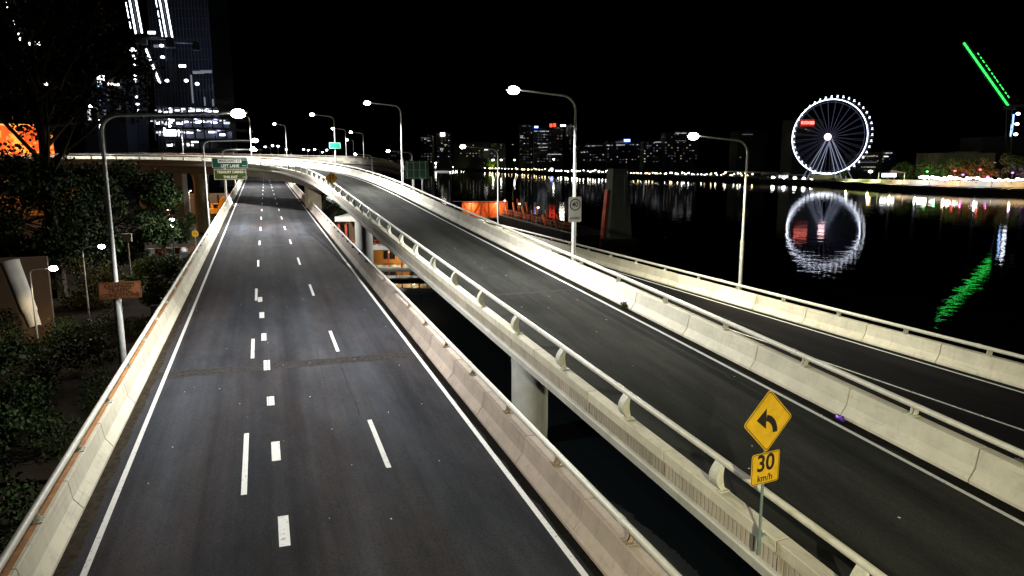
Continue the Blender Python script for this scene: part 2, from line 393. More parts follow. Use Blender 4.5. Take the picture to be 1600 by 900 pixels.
# near bank (left of the freeway, and under the far end of the ramps)
gb = MB()
edge = [(-6.5, -60), (-6.0, 20), (-4, 60), (4, 92), (9, 101), (14, 104), (22, 110), (24, 160), (30, 260), (60, 420), (90, 900), (120, 1500)]
top = [(x, y, -4.0) for x, y in edge]; lft = [(-900, y, -4.0) for x, y in edge]; bot = [(x+1.5, y, -7.0) for x, y in edge]; k = len(edge)
gb.add(top+lft+bot, [(i, i+1, k+i+1, k+i) for i in range(k-1)]+[(i+1, i, 2*k+i, 2*k+i+1) for i in range(k-1)])
tag(gb.build('ground', M['ground']), 'brown earth bank below the freeway', kind='structure')
shore = [(600, 1700), (700, 1150), (800, 900), (900, 670), (1000, 600), (1100, 540), (1200, 475), (1290, 425), (1400, 352), (1500, 322), (1600, 304), (1750, 285), (2000, 262)]
YAW = R_(18.647); PIT = R_(9.866)
FW = Vector((math.sin(YAW)*math.cos(PIT), math.cos(YAW)*math.cos(PIT), -math.sin(PIT))); RT = Vector((math.cos(YAW), -math.sin(YAW), 0)); UP = RT.cross(FW)
def far(bearing, dist, z):
    """far-bank site plan: bearing in thousandths of the field across, distance along the view axis, height above datum"""
    k = (bearing-800)/1150.0; t = dist*math.cos(PIT)-(z-9)*math.sin(PIT)
    q = Vector((math.sin(YAW), math.cos(YAW), 0))*dist+RT*k*t
    return Vector((q.x, q.y, z))
def level(row, dist):          # height above datum from a survey angle
    v = (450-row)/1150.0; return 9+dist*(v*math.cos(PIT)-math.sin(PIT))/(math.cos(PIT)+v*math.sin(PIT))
sp = [far(a, d, -2.6) for a, d in shore]; so = [far(a, 4200, -2.6) for a, d in shore]; sw = [far(a, d-.5, -6.5) for a, d in shore]; k = len(sp)
tag(MB().add(sp+so+sw, [(i, k+i, k+i+1, i+1) for i in range(k-1)]+[(i, i+1, 2*k+i+1, 2*k+i) for i in range(k-1)]).build('far_bank_ground', M['far_bank']), 'dark far river bank under the city lights', kind='structure')

# ------------------------------------------------------------------ roads
def road(name, label, path, u0, u1, m, s0, s1, step):
    o = strip(MB(), path, u0, u1, 0, rng(s0, s1, step)).build(name, m)
    return tag(o, label, kind='structure')
LR = road('freeway_road', 'worn dark asphalt freeway running straight under the ramp', road_path, -4.75, 6.62, M['asphalt'], 0, road_path.L-1, 8)
RR = road('elevated_ramp_road', 'asphalt roadway of the elevated curving ramp', ramp_path, -3.42, 3.2, M['asphalt_ramp'], 0, ramp_path.L-1, 2)
VR = road('riverside_ramp_road', 'dark purple grey asphalt of the ramp beside the river', river_path, -4.8, 4.75, M['asphalt_purple'], 0, river_path.L-1, 6)
BR = road('far_ramp_road', 'far curved ramp roadway behind the crossing', back_path, -3.4, 3.4, M['asphalt_ramp'], 0, back_path.L-1, 2)
# decks below the asphalt
def deck(name, prof, path, parent, m, step, s0=0, s1=None):
    return sweep(MB(), path, prof, rng(s0, (s1 or path.L-1), step), flip=True).build(name, m, parent)
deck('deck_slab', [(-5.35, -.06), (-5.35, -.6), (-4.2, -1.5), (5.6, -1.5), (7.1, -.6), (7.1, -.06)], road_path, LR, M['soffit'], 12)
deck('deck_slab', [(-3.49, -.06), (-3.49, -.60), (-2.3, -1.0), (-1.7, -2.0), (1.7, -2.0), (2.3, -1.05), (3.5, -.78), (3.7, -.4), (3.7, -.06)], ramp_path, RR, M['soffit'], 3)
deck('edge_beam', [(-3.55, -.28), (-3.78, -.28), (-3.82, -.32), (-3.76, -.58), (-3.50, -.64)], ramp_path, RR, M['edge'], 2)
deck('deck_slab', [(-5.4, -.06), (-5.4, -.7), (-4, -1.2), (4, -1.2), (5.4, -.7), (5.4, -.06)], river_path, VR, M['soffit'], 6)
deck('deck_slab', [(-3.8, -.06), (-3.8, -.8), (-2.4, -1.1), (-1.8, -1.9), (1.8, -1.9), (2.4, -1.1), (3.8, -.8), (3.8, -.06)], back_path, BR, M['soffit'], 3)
# painted lines
def line(parent, path, u, wd, s0, s1, m, step=4, name='edge_line', z=.004):
    return strip(MB(), path, u-wd/2, u+wd/2, z, rng(s0, s1, step)).build(name, m, parent)
so_ = lambda y: road_path.s_at_y(y)
line(LR, road_path, -4.06, .14, 4, road_path.L-4, M['paint'], 20)
line(LR, road_path, 6.13, .15, 4, road_path.L-4, M['paint'], 20)
def gutter(parent, path, u_toe, width, s0, s1, side, seed, m='gutter'):
    r = random.Random(seed); mb = MB(); ss = rng(s0, s1, .7); vs = []; fs = []
    for q in ss:
        wd = width*(.72+.5*r.random()); vs += [path.at(q, u_toe+side*.02, .006), path.at(q, u_toe-side*wd, .006)]
    for i in range(len(ss)-1): fs.append((2*i, 2*i+1, 2*i+3, 2*i+2))
    return mb.add(vs, fs).build('gutter_grit', M[m], parent)
gutter(LR, road_path, 6.56, .30, 4, 200, 1, 1); gutter(LR, road_path, -4.68, .30, 4, 200, -1, 2, 'gutter_brown')
gutter(RR, ramp_path, 3.12, .34, 20, 190, 1, 3)
for i in range(17):           # right lane line: long dashes
    y = 20.0+13.2*i; x = 3.02-min(.75, .012*(y-20))
    line(LR, road_path, x, .15 if i < 6 else .17, so_(y), so_(y+3.95), M['paint'], 4, 'lane_dash')
for i in range(17):           # left lane line: long dashes
    y = 19.5+13.35*i; x = -.88+.0078*(y-20)
    line(LR, road_path, x, .15 if i < 6 else .17, so_(y), so_(y+(4.3 if i == 0 else 3.7)), M['paint'] if i != 1 else M['paint_worn'], 4, 'lane_dash')
for i in range(7):            # old short broad dashes beside it
    y = 16.55+4.86*i
    line(LR, road_path, .06-.085*i, .25, so_(y), so_(y+1.42), M['paint_worn'] if i in (3, 4) else M['paint'], 4, 'short_dash')
line(RR, ramp_path, 2.62, .14, 18, 196, M['paint'], 2)
line(VR, river_path, 4.22, .13, 4, 200, M['paint'], 6)
line(VR, river_path, -4.25, .13, 4, 200, M['paint'], 6)
for y in (4.5, 17.2, 31.0, 44.5, 58): line(VR, river_path, .22, .12, y+16, y+18.4+16, M['paint_worn'], 4, 'lane_dash')
# expansion joints: dark sealed band with two steel edges, standing a few millimetres proud
def joint(parent, path, u0, u1, q, wd, steel=True):
    strip(MB(), path, u0, u1, .0018, [q-wd/2, q+wd/2]).build('expansion_joint', M['joint'], parent)
    if steel:
        for d in (-wd/2, wd/2):
            sweep(MB(), path, [(u0, .0005), (u0, .0032), (u1, .0032), (u1, .0005)], [q+d-.03, q+d+.03]).build('joint_edge', M['joint_steel'], parent)
joint(LR, road_path, -4.6, 6.5, so_(31.6), .9); joint(LR, road_path, -4.6, 6.5, so_(72.6), .5); joint(LR, road_path, -4.6, 6.5, so_(113), .5)
joint(RR, ramp_path, -3.3, 3.1, ramp_path.s_at_y(33.5), .28); joint(RR, ramp_path, -3.3, 3.1, ramp_path.s_at_y(68), .3)
joint(VR, river_path, -4.7, 4.6, river_path.s_at_y(52), .3, False)
# long sealed cracks in the wearing course
def crack(parent, path, u, s0, s1, seed, wd=.018):
    r = random.Random(seed); vs = []; fs = []; ss = rng(s0, s1, .8); o = 0
    for q in ss:
        o += r.uniform(-.02, .02); vs += [path.at(q, u+o-wd/2, .0045), path.at(q, u+o+wd/2, .0045)]
    for i in range(len(ss)-1): fs.append((2*i, 2*i+1, 2*i+3, 2*i+2))
    MB().add(vs, fs).build('sealed_crack', M['joint'], parent)
crack(LR, road_path, -.15, so_(13), so_(60), 4); crack(LR, road_path, 1.9, so_(27), so_(34), 5, .03); crack(LR, road_path, 2.75, so_(24.5), so_(33), 6, .04)
crack(RR, ramp_path, -.2, 20, 110, 7, .03); crack(RR, ramp_path, 1.5, 40, 130, 8, .03); crack(VR, river_path, 1.9, 10, 90, 9, .03)

for parent, path, u0, u1, y0, y1 in ((LR, road_path, 3.4, 5.6, 80, 92), (RR, ramp_path, -.3, 2.4, 60, 66), (LR, road_path, .3, 2.4, 60, 64)):
    strip(MB(), path, u0, u1, .0032, [path.s_at_y(y0), path.s_at_y(y1)]).build('repair_patch', M['patch'], parent)

# ------------------------------------------------------------------ barriers
NJ = [(0, .006), (0, .09), (.20, .36), (.28, .84), (.30, .86), (.60, .86), (.62, .84), (.62, -.55)]
def post_mesh(kind, m):
    """bracket post: x = outward from the road, y along the rail, z up from the concrete top"""
    mb = MB(); n = 9
    if kind == 'tall':
        h, bulge, lean = .70, .20, .0
    else:
        h, bulge, lean = .30, .05, .0
    arc = [(bulge*math.sin(math.pi*(k/n)**.9)*1.0+lean*k/n, .02+h*k/n) for k in range(n+1)]
    th = .022; wd = .14 if kind == 'tall' else .12
    vs = []; fs = []
    for (x, z) in arc: vs += [(x, -wd, z), (x, wd, z), (x+th, wd, z), (x+th, -wd, z)]
    for k in range(n):
        for j in range(4): fs.append((4*k+j, 4*k+(j+1) % 4, 4*k+4+(j+1) % 4, 4*k+4+j))
    fs += [(3, 2, 1, 0), (4*n, 4*n+1, 4*n+2, 4*n+3)]; mb.add(vs, fs)
    inn = [(-.10+.07*math.sin(math.pi*k/n), .02+h*k/n) for k in range(n+1)]      # inner flange edge, web between
    for sgn in (-.06, .06):
        vs = []; fs = []
        for k in range(n+1): vs += [(arc[k][0], sgn-.008, arc[k][1]), (inn[k][0], sgn-.008, inn[k][1]), (inn[k][0], sgn+.008, inn[k][1]), (arc[k][0], sgn+.008, arc[k][1])]
        for k in range(n):
            for j in range(4): fs.append((4*k+j, 4*k+4+j, 4*k+4+(j+1) % 4, 4*k+(j+1) % 4))
        mb.add(vs, fs)
    mb.box((-.03, 0, .012), (.26, .32, .024))
    for sx in (-.11, .05):
        for sy in (-.06, .06): mb.lathe((sx-.02, sy, .024), [(.018, 0), (.018, .02), (.008, .026)], 6)
    return mb.mesh('post', m)
POST = {('tall', 'a'): post_mesh('tall', M['post']), ('short', 'a'): post_mesh('short', M['post']), ('short', 'b'): post_mesh('short', M['post_tan'])}
def barrier(name, label, path, u_toe, side, s0, s1, m, mpost, rail_m, step=4.1, group='concrete barriers with pipe rails', prof=NJ, top=.86, rail_du=.45, kind='short', rail_z=1.15, seg=2, first=0.0, rail=True):
    root = thing(name, label, 'barrier', path.at(s0, u_toe), group)
    st = path.offset_s(u_toe+side*.4, step, s0+first, s1); st.append(s1)
    for i in range(len(st)-1):
        a, b_ = st[i]+.022, st[i+1]-.022
        if b_-a < .5: continue
        pf = [(u_toe+side*u, z) for u, z in prof]
        sweep(MB(), path, pf, rng(a, b_, (b_-a)/seg), flip=(side > 0)).build('concrete_panel', m, root, o=path.at((a+b_)/2, u_toe))
        if not rail: continue
        c = (a+b_)/2
        link('post', mpost, path.at(c, u_toe+side*rail_du, top), root, (0, 0, path.head(c)+(0 if side > 0 else math.pi)))
    if rail:
        pts = []; rs = []
        for i, q in enumerate(rng(s0, s1, 1.0)): pts.append(path.at(q, u_toe+side*rail_du, rail_z)); rs.append(.084)
        MB().tube(pts, rs, 10).build('rail', rail_m, root, smooth=True)
        sl = MB()
        for i in range(1, len(st)-1, 3):
            q = (st[i]+st[i+1])/2+.35
            if q+.3 < s1: sl.tube([path.at(q+k, u_toe+side*rail_du, rail_z) for k in (0, .22)], .094, 10)
        sl.build('rail_sleeve', rail_m, root, smooth=True)['kind'] = 'stuff'
    return root
sL = barrier('freeway_barrier', 'cream concrete barrier with pipe rail on the tree side of the freeway', road_path, -4.68, -1, so_(-6), so_(236), M['barrier'], POST[('short', 'a')], M['rail'], first=1.2)
sR = barrier('freeway_barrier', 'pinkish concrete barrier with pipe rail between freeway and elevated ramp', road_path, 6.52, 1, so_(-6), so_(236), M['barrier_pink'], POST[('short', 'b')], M['rail'], first=.4)
rs0 = ramp_path.s_at_y(-14); rs1 = ramp_path.L-6
barrier('ramp_barrier', 'white concrete barrier on the river side of the elevated ramp', ramp_path, 3.14, 1, rs0, rs1, M['barrier_white'], POST[('short', 'a')], M['rail'], first=2.2)
CAP = [(0, .004), (.10, .40), (.12, .42), (.44, .42), (.46, .40), (.46, .14), (.38, .14), (.38, .004)]
pl = barrier('ramp_parapet', 'low concrete parapet with tall curved posts on the freeway side of the ramp', ramp_path, -3.30, -1, rs0, rs1, M['barrier'], POST[('tall', 'a')], M['rail'],
             prof=CAP, top=.42, rail_du=.30, kind='tall', first=.9)
st = ramp_path.offset_s(-3.8, 4.1, rs0+.9, rs1); st.append(rs1)
for i in range(len(st)-1):          # ribbed fascia panels hung below the parapet
    a, b_ = st[i]+.015, st[i+1]-.015
    if b_-a < .4: continue
    near = i < 17; mb = MB(); vs = []; fs = []
    qs = rng(a, b_, .15) if near else [a, (a+b_)/2, b_]
    for j, q in enumerate(qs):
        if near:
            for dq, du in ((.0, 0), (.10, 0), (.112, .014), (.148, .014)):
                if q+dq <= b_: vs += [ramp_path.at(q+dq, -3.70+du, .135), ramp_path.at(q+dq, -3.70+du, -.275)]
        else: vs += [ramp_path.at(q, -3.70, .135), ramp_path.at(q, -3.70, -.275)]
    kk = len(vs)//2
    for j in range(kk-1): fs.append((2*j, 2*j+1, 2*j+3, 2*j+2))
    base_n = len(vs); vs += [ramp_path.at(q, -3.56, z) for q in (a, b_) for z in (.135, -.275)]
    fs.append((base_n, base_n+2, base_n+3, base_n+1))
    mb.add(vs, fs).build('fascia_panel', M['fascia'], pl, o=ramp_path.at((a+b_)/2, -3.8))
barrier('riverside_barrier', 'cream concrete barrier with thin rail along the river edge', river_path, 4.68, 1, river_path.s_at_y(-10), river_path.L-2, M['barrier'], POST[('short', 'a')], M['rail'], first=1.0, seg=1)
barrier('riverside_barrier', 'plain concrete barrier of the river ramp hidden behind the white ramp barrier', river_path, -4.72, -1, river_path.s_at_y(-10), river_path.s_at_y(120), M['barrier'], POST[('short', 'a')], M['rail'], first=1.0, seg=1, rail_z=1.02)
barrier('far_ramp_barrier', 'far curved white barrier with rail facing the freeway', back_path, 3.1, 1, 4, back_path.L-3, M['barrier_white'], POST[('short', 'a')], M['rail'], step=4.6)
barrier('far_ramp_barrier', 'far curved barrier on the back side of the distant ramp', back_path, -3.1, -1, 4, back_path.L-3, M['barrier_white'], POST[('short', 'a')], M['rail'], step=4.6)
# orange lamp light painted as a strip along the top of the tree side barrier, under the rail
sweep(MB(), road_path, [(-5.05, .858), (-5.05, .868), (-5.27, .868), (-5.27, .858)], rng(so_(-4), so_(58), 6)).build('painted_light_strip', M['orange_lit'], sL)

# ------------------------------------------------------------------ bridge columns
def column(label, base, ztop, r, m, cap=None, square=None, head=0):
    o = thing('bridge_column', label, 'bridge column', base, 'columns carrying the ramps')
    x, y, z = base
    if square: MB().box((x, y, (z+ztop)/2), (square[0], square[1], ztop-z), head).build('shaft', m, o)
    else:
        h = ztop-z; fl = min(1.5, h*.3)
        MB().lathe(base, [(r*1.0, 0), (r, h-fl-.06), (r*1.015, h-fl-.05), (r*1.015, h-fl), (r*1.03, h-fl*.7), (r*1.12, h-fl*.35), (r*1.32, h-.02), (r*1.32, h)], 28).build('shaft', m, o, smooth=True)
    return o
def under(y): s = ramp_path.s_at_y(y); return ramp_path.at(s, 0, -1.98), ramp_path.head(s)
p, h = under(33.5); column('grey round concrete column closest to the camera under the elevated ramp', (p.x, p.y, -7), p.z, .92, M['column'])
p, h = under(85); column('bluish grey round column beside the lit riverside pavilion', (p.x, p.y, -7), p.z, .98, M['column'])
p, h = under(117); column('tan square column beside the trees where the ramp crosses the freeway', (p.x, p.y, -4.2), p.z, 1, M['column_tan'], square=(2.0, 1.7), head=h)
p, h = under(148); column('pale slim column of the ramp behind the tree', (-14.2, 150.5, -4.2), p.z, 1, M['column'], square=(1.7, 1.7), head=h)
column('brown concrete column of the ramp beside the excavator', (-10.4, 146.0, -4.2), 6.5, 1.25, M['column_tan'])
p, h = under(158); column('orange lit column under the ramp by the mural wall', (-60, 158.3, -4.2), 7.0, 1.2, M['column_tan'], square=(1.6, 2.4), head=h)
for i, (q, lab) in enumerate(((60, 'column under the far ramp behind the green signs'), (100, 'column under the curved end of the far ramp'))):
    p = back_path.at(q, 0, -1.88); column('round '+lab, (p.x, p.y, -5.5), p.z, .9, M['column'])
for y, lab in ((28, 'first'), (62, 'second'), (96, 'third')):
    s = river_path.s_at_y(y); p = river_path.at(s, 0, -1.2)
    column(lab+' short column under the riverside ramp from the camera', (p.x, p.y, -7), p.z, .9, M['column'])
for y, lab in ((32, 'near'), (73, 'far')):
    column(lab+' wide pier under the freeway at its expansion joint', (.8, y, -7), y*S_-1.48, 1, M['soffit'], square=(8, 1.2))

# ------------------------------------------------------------------ street lamps
def street_lamp(label, base, height, arm, azim, power=0, col=(1, .97, .9), r=.1, lens=None, group='street lamps along the roads', rise=.18, head=1.0, elbow=.8, tilt=10, cone=152):
    """pole, elbowed arm, cobra head with glowing bowl; azim = compass direction of the arm (degrees from +X)"""
    o = thing('street_lamp', label, 'street lamp', base, group); B = Vector(base); d = Vector((math.cos(R_(azim)), math.sin(R_(azim)), 0))
    z1 = height*.40
    MB().box(B+Vector((0, 0, .02)), (.42, .42, .04)).build('base_plate', M['galv'], o)
    MB().tube([B, B+Vector((0, 0, z1)), B+Vector((0, 0, z1+.12)), B+Vector((0, 0, height-elbow))], [r*1.25, r*1.2, r*.85, r*.62], 12).build('pole', M['galv'], o, smooth=True)
    pts = []; n = 8
    for k in range(n+1):
        a = math.pi/2*k/n; pts.append(B+d*(elbow*(1-math.cos(a)))+Vector((0, 0, height-elbow+elbow*math.sin(a))))
    pts += [B+d*(elbow+(arm-elbow)*t)+Vector((0, 0, height+rise*(arm-elbow)*t*.5)) for t in (.5, 1)]
    MB().tube(pts, [r*.62]*(n+1)+[r*.5, r*.42], 10).build('arm', M['galv'], o, smooth=True)
    tip = pts[-1]; rz = R_(azim)
    hd = MB(); L, Wd = .82*head, .30*head
    prof = [(-.10, .05, .05), (0, .07, .07), (.18, .12, .10), (.40, .15, .12), (.72, .14, .11), (.82, .06, .07)]
    vs = []; fs = []; side = Vector((-d.y, d.x, 0))
    for (x, hw, hh) in prof:
        for a in range(10):
            t = math.pi*a/9; vs.append(tip+d*x*head+side*(hw*head*math.cos(t))+Vector((0, 0, hh*head*math.sin(t))))
    for i in range(len(prof)-1):
        for a in range(10): fs.append((i*10+a, i*10+(a+1) % 10, i*10+10+(a+1) % 10, i*10+10+a))
    fs += [tuple(range(10)), tuple(range(10*len(prof)-1, 10*len(prof)-11, -1))]
    hd.add(vs, fs); H = hd.build('lamp_head', M['galv'], o, smooth=True)
    c = tip+d*.42*head
    MB().ell(c-Vector((0, 0, .01)), (.33*head, .25*head, .21*head), 14, 8, rz).build('lens', lens or M['lens'], H, smooth=True)
    if power: lamp_light(H, c-Vector((0, 0, .38*head)), power, col, angle=cone, rot=(0, -R_(tilt), rz))
    return o
COOL = (1, .985, .94); WARM = (1, .93, .62)
PW = 13000
def on(path, y, u): s = path.s_at_y(y); return path.at(s, u, -.3)
p = on(ramp_path, 37, 3.95); street_lamp('tall street lamp carrying the 40 AHEAD sign beside the white ramp barrier', p, 9.9, 3.0, 176, PW, COOL)
p = on(ramp_path, 82, 3.95); street_lamp('street lamp behind the white ramp barrier left of the green sign back', p, 9.7, 3.2, 180, PW*1.6, COOL)
p = on(ramp_path, 117.5, 3.95); street_lamp('street lamp carrying the small teal sign on the ramp curve', p, 8.6, 3.0, 195, PW*1.5, COOL)
p = ramp_path.at(ramp_path.s_at_y(140.8), 3.95, -.3); street_lamp('street lamp on the ramp above the freeway crossing', p, 8.6, 3.0, 230, PW*1.4, COOL)
p = on(ramp_path, -26, 3.95); street_lamp('street lamp of the ramp behind the camera', p, 10, 3.0, 176, PW*.5, WARM)
p = on(river_path, 38.5, 5.55); street_lamp('lone street lamp at the river edge left of the ferris wheel', p, 10.3, 3.3, 177, PW*.75, WARM)
p = on(river_path, 84, 5.55); street_lamp('street lamp at the river edge in front of the orange truss', p, 10.2, 3.8, 178, PW*.9, COOL)
p = on(river_path, 132, 5.55); street_lamp('street lamp standing in front of the green sign back', p, 10.2, 3.8, 178, PW*.8, COOL)
p = on(river_path, 182, 5.55); street_lamp('small street lamp of the river road near the far ramp end', p, 10.2, 3.8, 150, PW*1.8, COOL, tilt=30, cone=168)
p = on(river_path, -12, 5.55); street_lamp('street lamp of the river ramp behind the camera', p, 10.2, 3.4, 177, PW*.35, WARM)
street_lamp('bent street lamp with the orange traffic conditions sign beside the trees', (-5.72, 32.5, -1.2), 11.9, 4.7, -8, PW*.8, COOL, .12, head=.85, rise=.06, elbow=.65, tilt=20, cone=140)
street_lamp('bent street lamp between the tree and the green signs', (-5.72, 87.5, -1), 12.0, 4.9, 0, PW*1.8, COOL, .11, rise=.06, elbow=.65, tilt=16, cone=168)
street_lamp('bent street lamp right behind the green signs', (-5.72, 130.5, -1), 11.6, 4.2, 0, PW*1.5, COOL, .11, rise=.06, elbow=.65, tilt=16, cone=168)
street_lamp('bent street lamp of the freeway beyond the crossing ramp', (-5.72, 184, -1), 12.2, 4.4, 0, PW*1.6, COOL, .11, rise=.06, elbow=.65, tilt=10, cone=168)
street_lamp('bent street lamp of the freeway behind the camera', (-5.72, -11, -1), 11.6, 4.8, 0, PW*2.3, WARM, .11, rise=.06, elbow=.65, tilt=26, cone=165)
for i, (x, hgt, az, lab, pw) in enumerate(((4.5, 9.4, 215, 'slim street lamp on the far ramp behind the freeway crossing', 16000), (25.5, 9.0, 190, 'street lamp on the far ramp where it begins to bend', 16000),
                                    (33.0, 9.4, 175, 'street lamp on the far ramp at the end of the bend', 12000), (-24, 9.0, 215, 'street lamp on the far ramp behind the dark tree', 12000))):
    q = float(back_path.s[np.argmin(np.abs(back_path.p[:, 0]-x))])
    p = back_path.at(q, -4.0, -.3); street_lamp(lab, p, hgt, 3.0, az, pw, COOL, .1, head=1.2)
ORD = ('first', 'second', 'third', 'fourth', 'fifth', 'sixth', 'seventh', 'eighth', 'ninth', 'tenth', 'eleventh', 'twelfth')
# distant lamps beyond the far ramp
for i, (a, d, row, lab) in enumerate(((408, 330, 231, 'far'), (424, 380, 230, 'far'), (436, 300, 228, 'far'), (446, 330, 229, 'far'), (456, 420, 234, 'far'), (482, 380, 234, 'far'), (491, 420, 235, 'far'), (501, 360, 234, 'far'), (510, 450, 238, 'far'), (521, 340, 235, 'far'), (553, 300, 219, 'far'))):
    z = level(row, d); p = far(a, d, z-9.5); street_lamp('%s from the left of the small distant lamps glowing over the far ramp' % ORD[i], p, 9.5, 2.0, 180+20*(i % 3), 0, COOL, .12, M['lens_far'], 'distant street lamps beyond the far ramp', head=1.6)

# ------------------------------------------------------------------ road signs
def frame_of(nrm):
    nrm = Vector(nrm).normalized(); ux = Vector((0, 0, 1)).cross(nrm).normalized(); return ux, nrm.cross(ux), nrm
# curve warning and 30 km/h on one post outside the ramp parapet
B = ramp_path.at(ramp_path.s_at_y(12.1), -3.92, 0); ps = B+Vector((0, 0, -.05))
cs = thing('curve_warning_sign', 'yellow diamond left curve sign above a 30 km/h plate on a thin post', 'road sign', ps)
MB().tube([ps, ps+Vector((0, 0, .55))], .042, 10).build('post_sleeve', M['pole_green'], cs, smooth=True)
MB().tube([ps+Vector((0, 0, .3)), ps+Vector((0, 0, 3.4))], .030, 10).build('post', M['pole_green'], cs, smooth=True)
MB().bar(ps+Vector((0, 0, .42)), ps+Vector((.42, .05, .42)), .05, .05).build('bracket', M['pole_green'], cs)
ux, uy, nn = frame_of((.14, -1, .0)); ux2, uy2, nn2 = frame_of((.14, -1, .0))
c1 = ps+Vector((0, 0, 2.93))+nn*.045; c2 = ps+Vector((0, 0, 1.93))+nn2*.045
def diamond(s, r): return [(a*math.cos(R_(45))-b*math.sin(R_(45)), a*math.sin(R_(45))+b*math.cos(R_(45))) for a, b in rrect(s, s, r)]
pa = MB().plate(diamond(.94, .07), c1, ux, uy, .006).build('diamond_panel', M['yellow'], cs)
def ring(outer, inner, o, ux, uy, m, name, parent, lift=.003):
    n = len(outer); vs = [Vector(o)+nn_of(ux, uy)*lift+Vector(ux)*a+Vector(uy)*b for a, b in outer+inner]
    return MB().add(vs, [(i, (i+1) % n, n+(i+1) % n, n+i) for i in range(n)]).build(name, m, parent)
def nn_of(ux, uy): return Vector(ux).cross(Vector(uy)).normalized()
ring(diamond(.90, .06), diamond(.865, .05), c1, ux, uy, M['black'], 'border', pa)
aw = []
for k in range(9):
    a = R_(0+80*k/8); aw.append((.18-.31+.31*math.cos(a)+.045, -.22+.34*math.sin(a)))
inn_ = []
for k in range(9):
    a = R_(0+80*k/8); inn_.append((.18-.31+.21*math.cos(a)+.035, -.22+.23*math.sin(a)))
sh = MB(); lift = nn*.004
vs = [c1+lift+ux*a+uy*b for a, b in [(x*1.18, y*1.18) for x, y in aw+inn_]]; sh.add(vs, [(i, i+1, 10+i, 9+i) for i in range(8)])
sh.add([c1+lift+ux*a+uy*b for a, b in ((-.32, .053), (-.06, .278), (-.053, -.16))], [(0, 2, 1)]).build('curved_arrow', M['black'], pa)
pb = MB().plate(rrect(.76, .67, .06), c2, ux2, uy2, .006).build('speed_plate', M['yellow'], cs)
ring(rrect(.73, .64, .05), rrect(.70, .61, .04), c2, ux2, uy2, M['black'], 'border', pb)
text('lettering', '30', .49, M['black'], c2+nn2*.002+uy2*.10, ux2, uy2, pb, .010)
text('lettering', 'km/h', .205, M['black'], c2+nn2*.002-uy2*.21, ux2, uy2, pb, .003)
for c_, n_, v_, hs in ((c1, nn, uy, (-.3, .3)), (c2, nn2, uy2, (-.24, .24))):
    for z in hs: MB().tube([c_+v_*z, c_+v_*z+n_*.012], .014, 8).build('bolt', M['galv'], cs)
# 40 ahead
P0 = on(ramp_path, 37, 3.95); ux, uy, nn = frame_of((.0, -1, 0)); c = Vector((P0.x, P0.y, 6.35))+nn*.14
sg = thing('speed_sign', 'white 40 AHEAD speed sign on the tall lamp post', 'road sign', c)
pa = MB().plate(rrect(.74, 1.36, .07), c, ux, uy, .01).build('panel', M['white_sign'], sg)
rgo = [(.32*math.cos(2*math.pi*k/40), .26+.32*math.sin(2*math.pi*k/40)) for k in range(40)]; rgi = [(.265*math.cos(2*math.pi*k/40), .26+.265*math.sin(2*math.pi*k/40)) for k in range(40)]
ring(rgo, rgi, c, ux, uy, M['black'], 'speed_ring', pa)
text('lettering', '40', .36, M['black'], c+uy*.26+nn*.002, ux, uy, pa, .006); text('lettering', 'AHEAD', .185, M['black'], c-uy*.47+nn*.002, ux, uy, pa, .003)
for z in (-.3, .35): MB().box(c+uy*z-nn*.06, (.3, .1, .05), math.atan2(nn.y, nn.x)+math.pi/2).build('clamp', M['galv'], sg)
# changed traffic conditions
ux, uy, nn = frame_of((.10, -1, .0)); c = Vector((-5.58, 32.5, 3.88))+nn*.14
sg = thing('traffic_conditions_sign', 'orange CHANGED TRAFFIC CONDITIONS board strapped to the bent lamp post', 'road sign', c)
pa = MB().plate(rrect(1.52, .68, .05), c, ux, uy, .012).build('panel', M['orange_sign'], sg)
ring(rrect(1.48, .64, .04), rrect(1.445, .605, .03), c, ux, uy, M['dark_text'], 'border', pa)
for k, s in enumerate(('CHANGED', 'TRAFFIC', 'CONDITIONS')): text('lettering', s, .225, M['dark_text'], c+uy*(.19-.19*k)+nn*.002, ux, uy, pa, .006, squeeze=.98)
# amber diamond with dark dots on the ramp parapet
B = ramp_path.at(ramp_path.s_at_y(81), -3.88, 0); ux, uy, nn = frame_of((-.2, -1, 0)); c = B+Vector((0, 0, 1.72))+nn*.05
sg = thing('pattern_warning_sign', 'amber diamond sign with a cluster of dark dots on the ramp parapet', 'road sign', B)
MB().tube([B, B+Vector((0, 0, 2.3))], .04, 8).build('post', M['galv'], sg, smooth=True)
MB().bar(B+Vector((0, 0, .3)), B+Vector((.5, 0, .3)), .05, .05).build('bracket', M['galv'], sg)
pa = MB().plate(diamond(1.0, .07), c, ux, uy, .01).build('panel', M['amber_sign'], sg)
ring(diamond(.96, .06), diamond(.91, .05), c, ux, uy, M['black'], 'border', pa)
for k in range(3):
    for j, sx in enumerate((-1, 1)):
        MB().plate([(sx*.13+.02+.09*math.cos(a)*.9, -.26+.25*k+(.08 if sx > 0 else 0)+.10*math.sin(a)) for a in [math.pi*q/5 for q in range(10)]], c+nn*.006, ux, uy, .003).build('dot', M['black'], pa)
# teal sign on curve lamp
P0 = on(ramp_path, 117.5, 3.95); ux, uy, nn = frame_of((-.2, -1, 0)); c = Vector((P0.x, P0.y, 11.2))+nn*.14
sg = thing('teal_sign', 'small blank teal sign on the curve lamp post', 'road sign', c)
MB().plate(rrect(1.75, .95, .12), c, ux, uy, .02).build('panel', M['teal_sign'], sg); ring(rrect(1.68, .88, .1), rrect(1.6, .8, .08), c, ux, uy, M['white_sign'], 'border', sg)
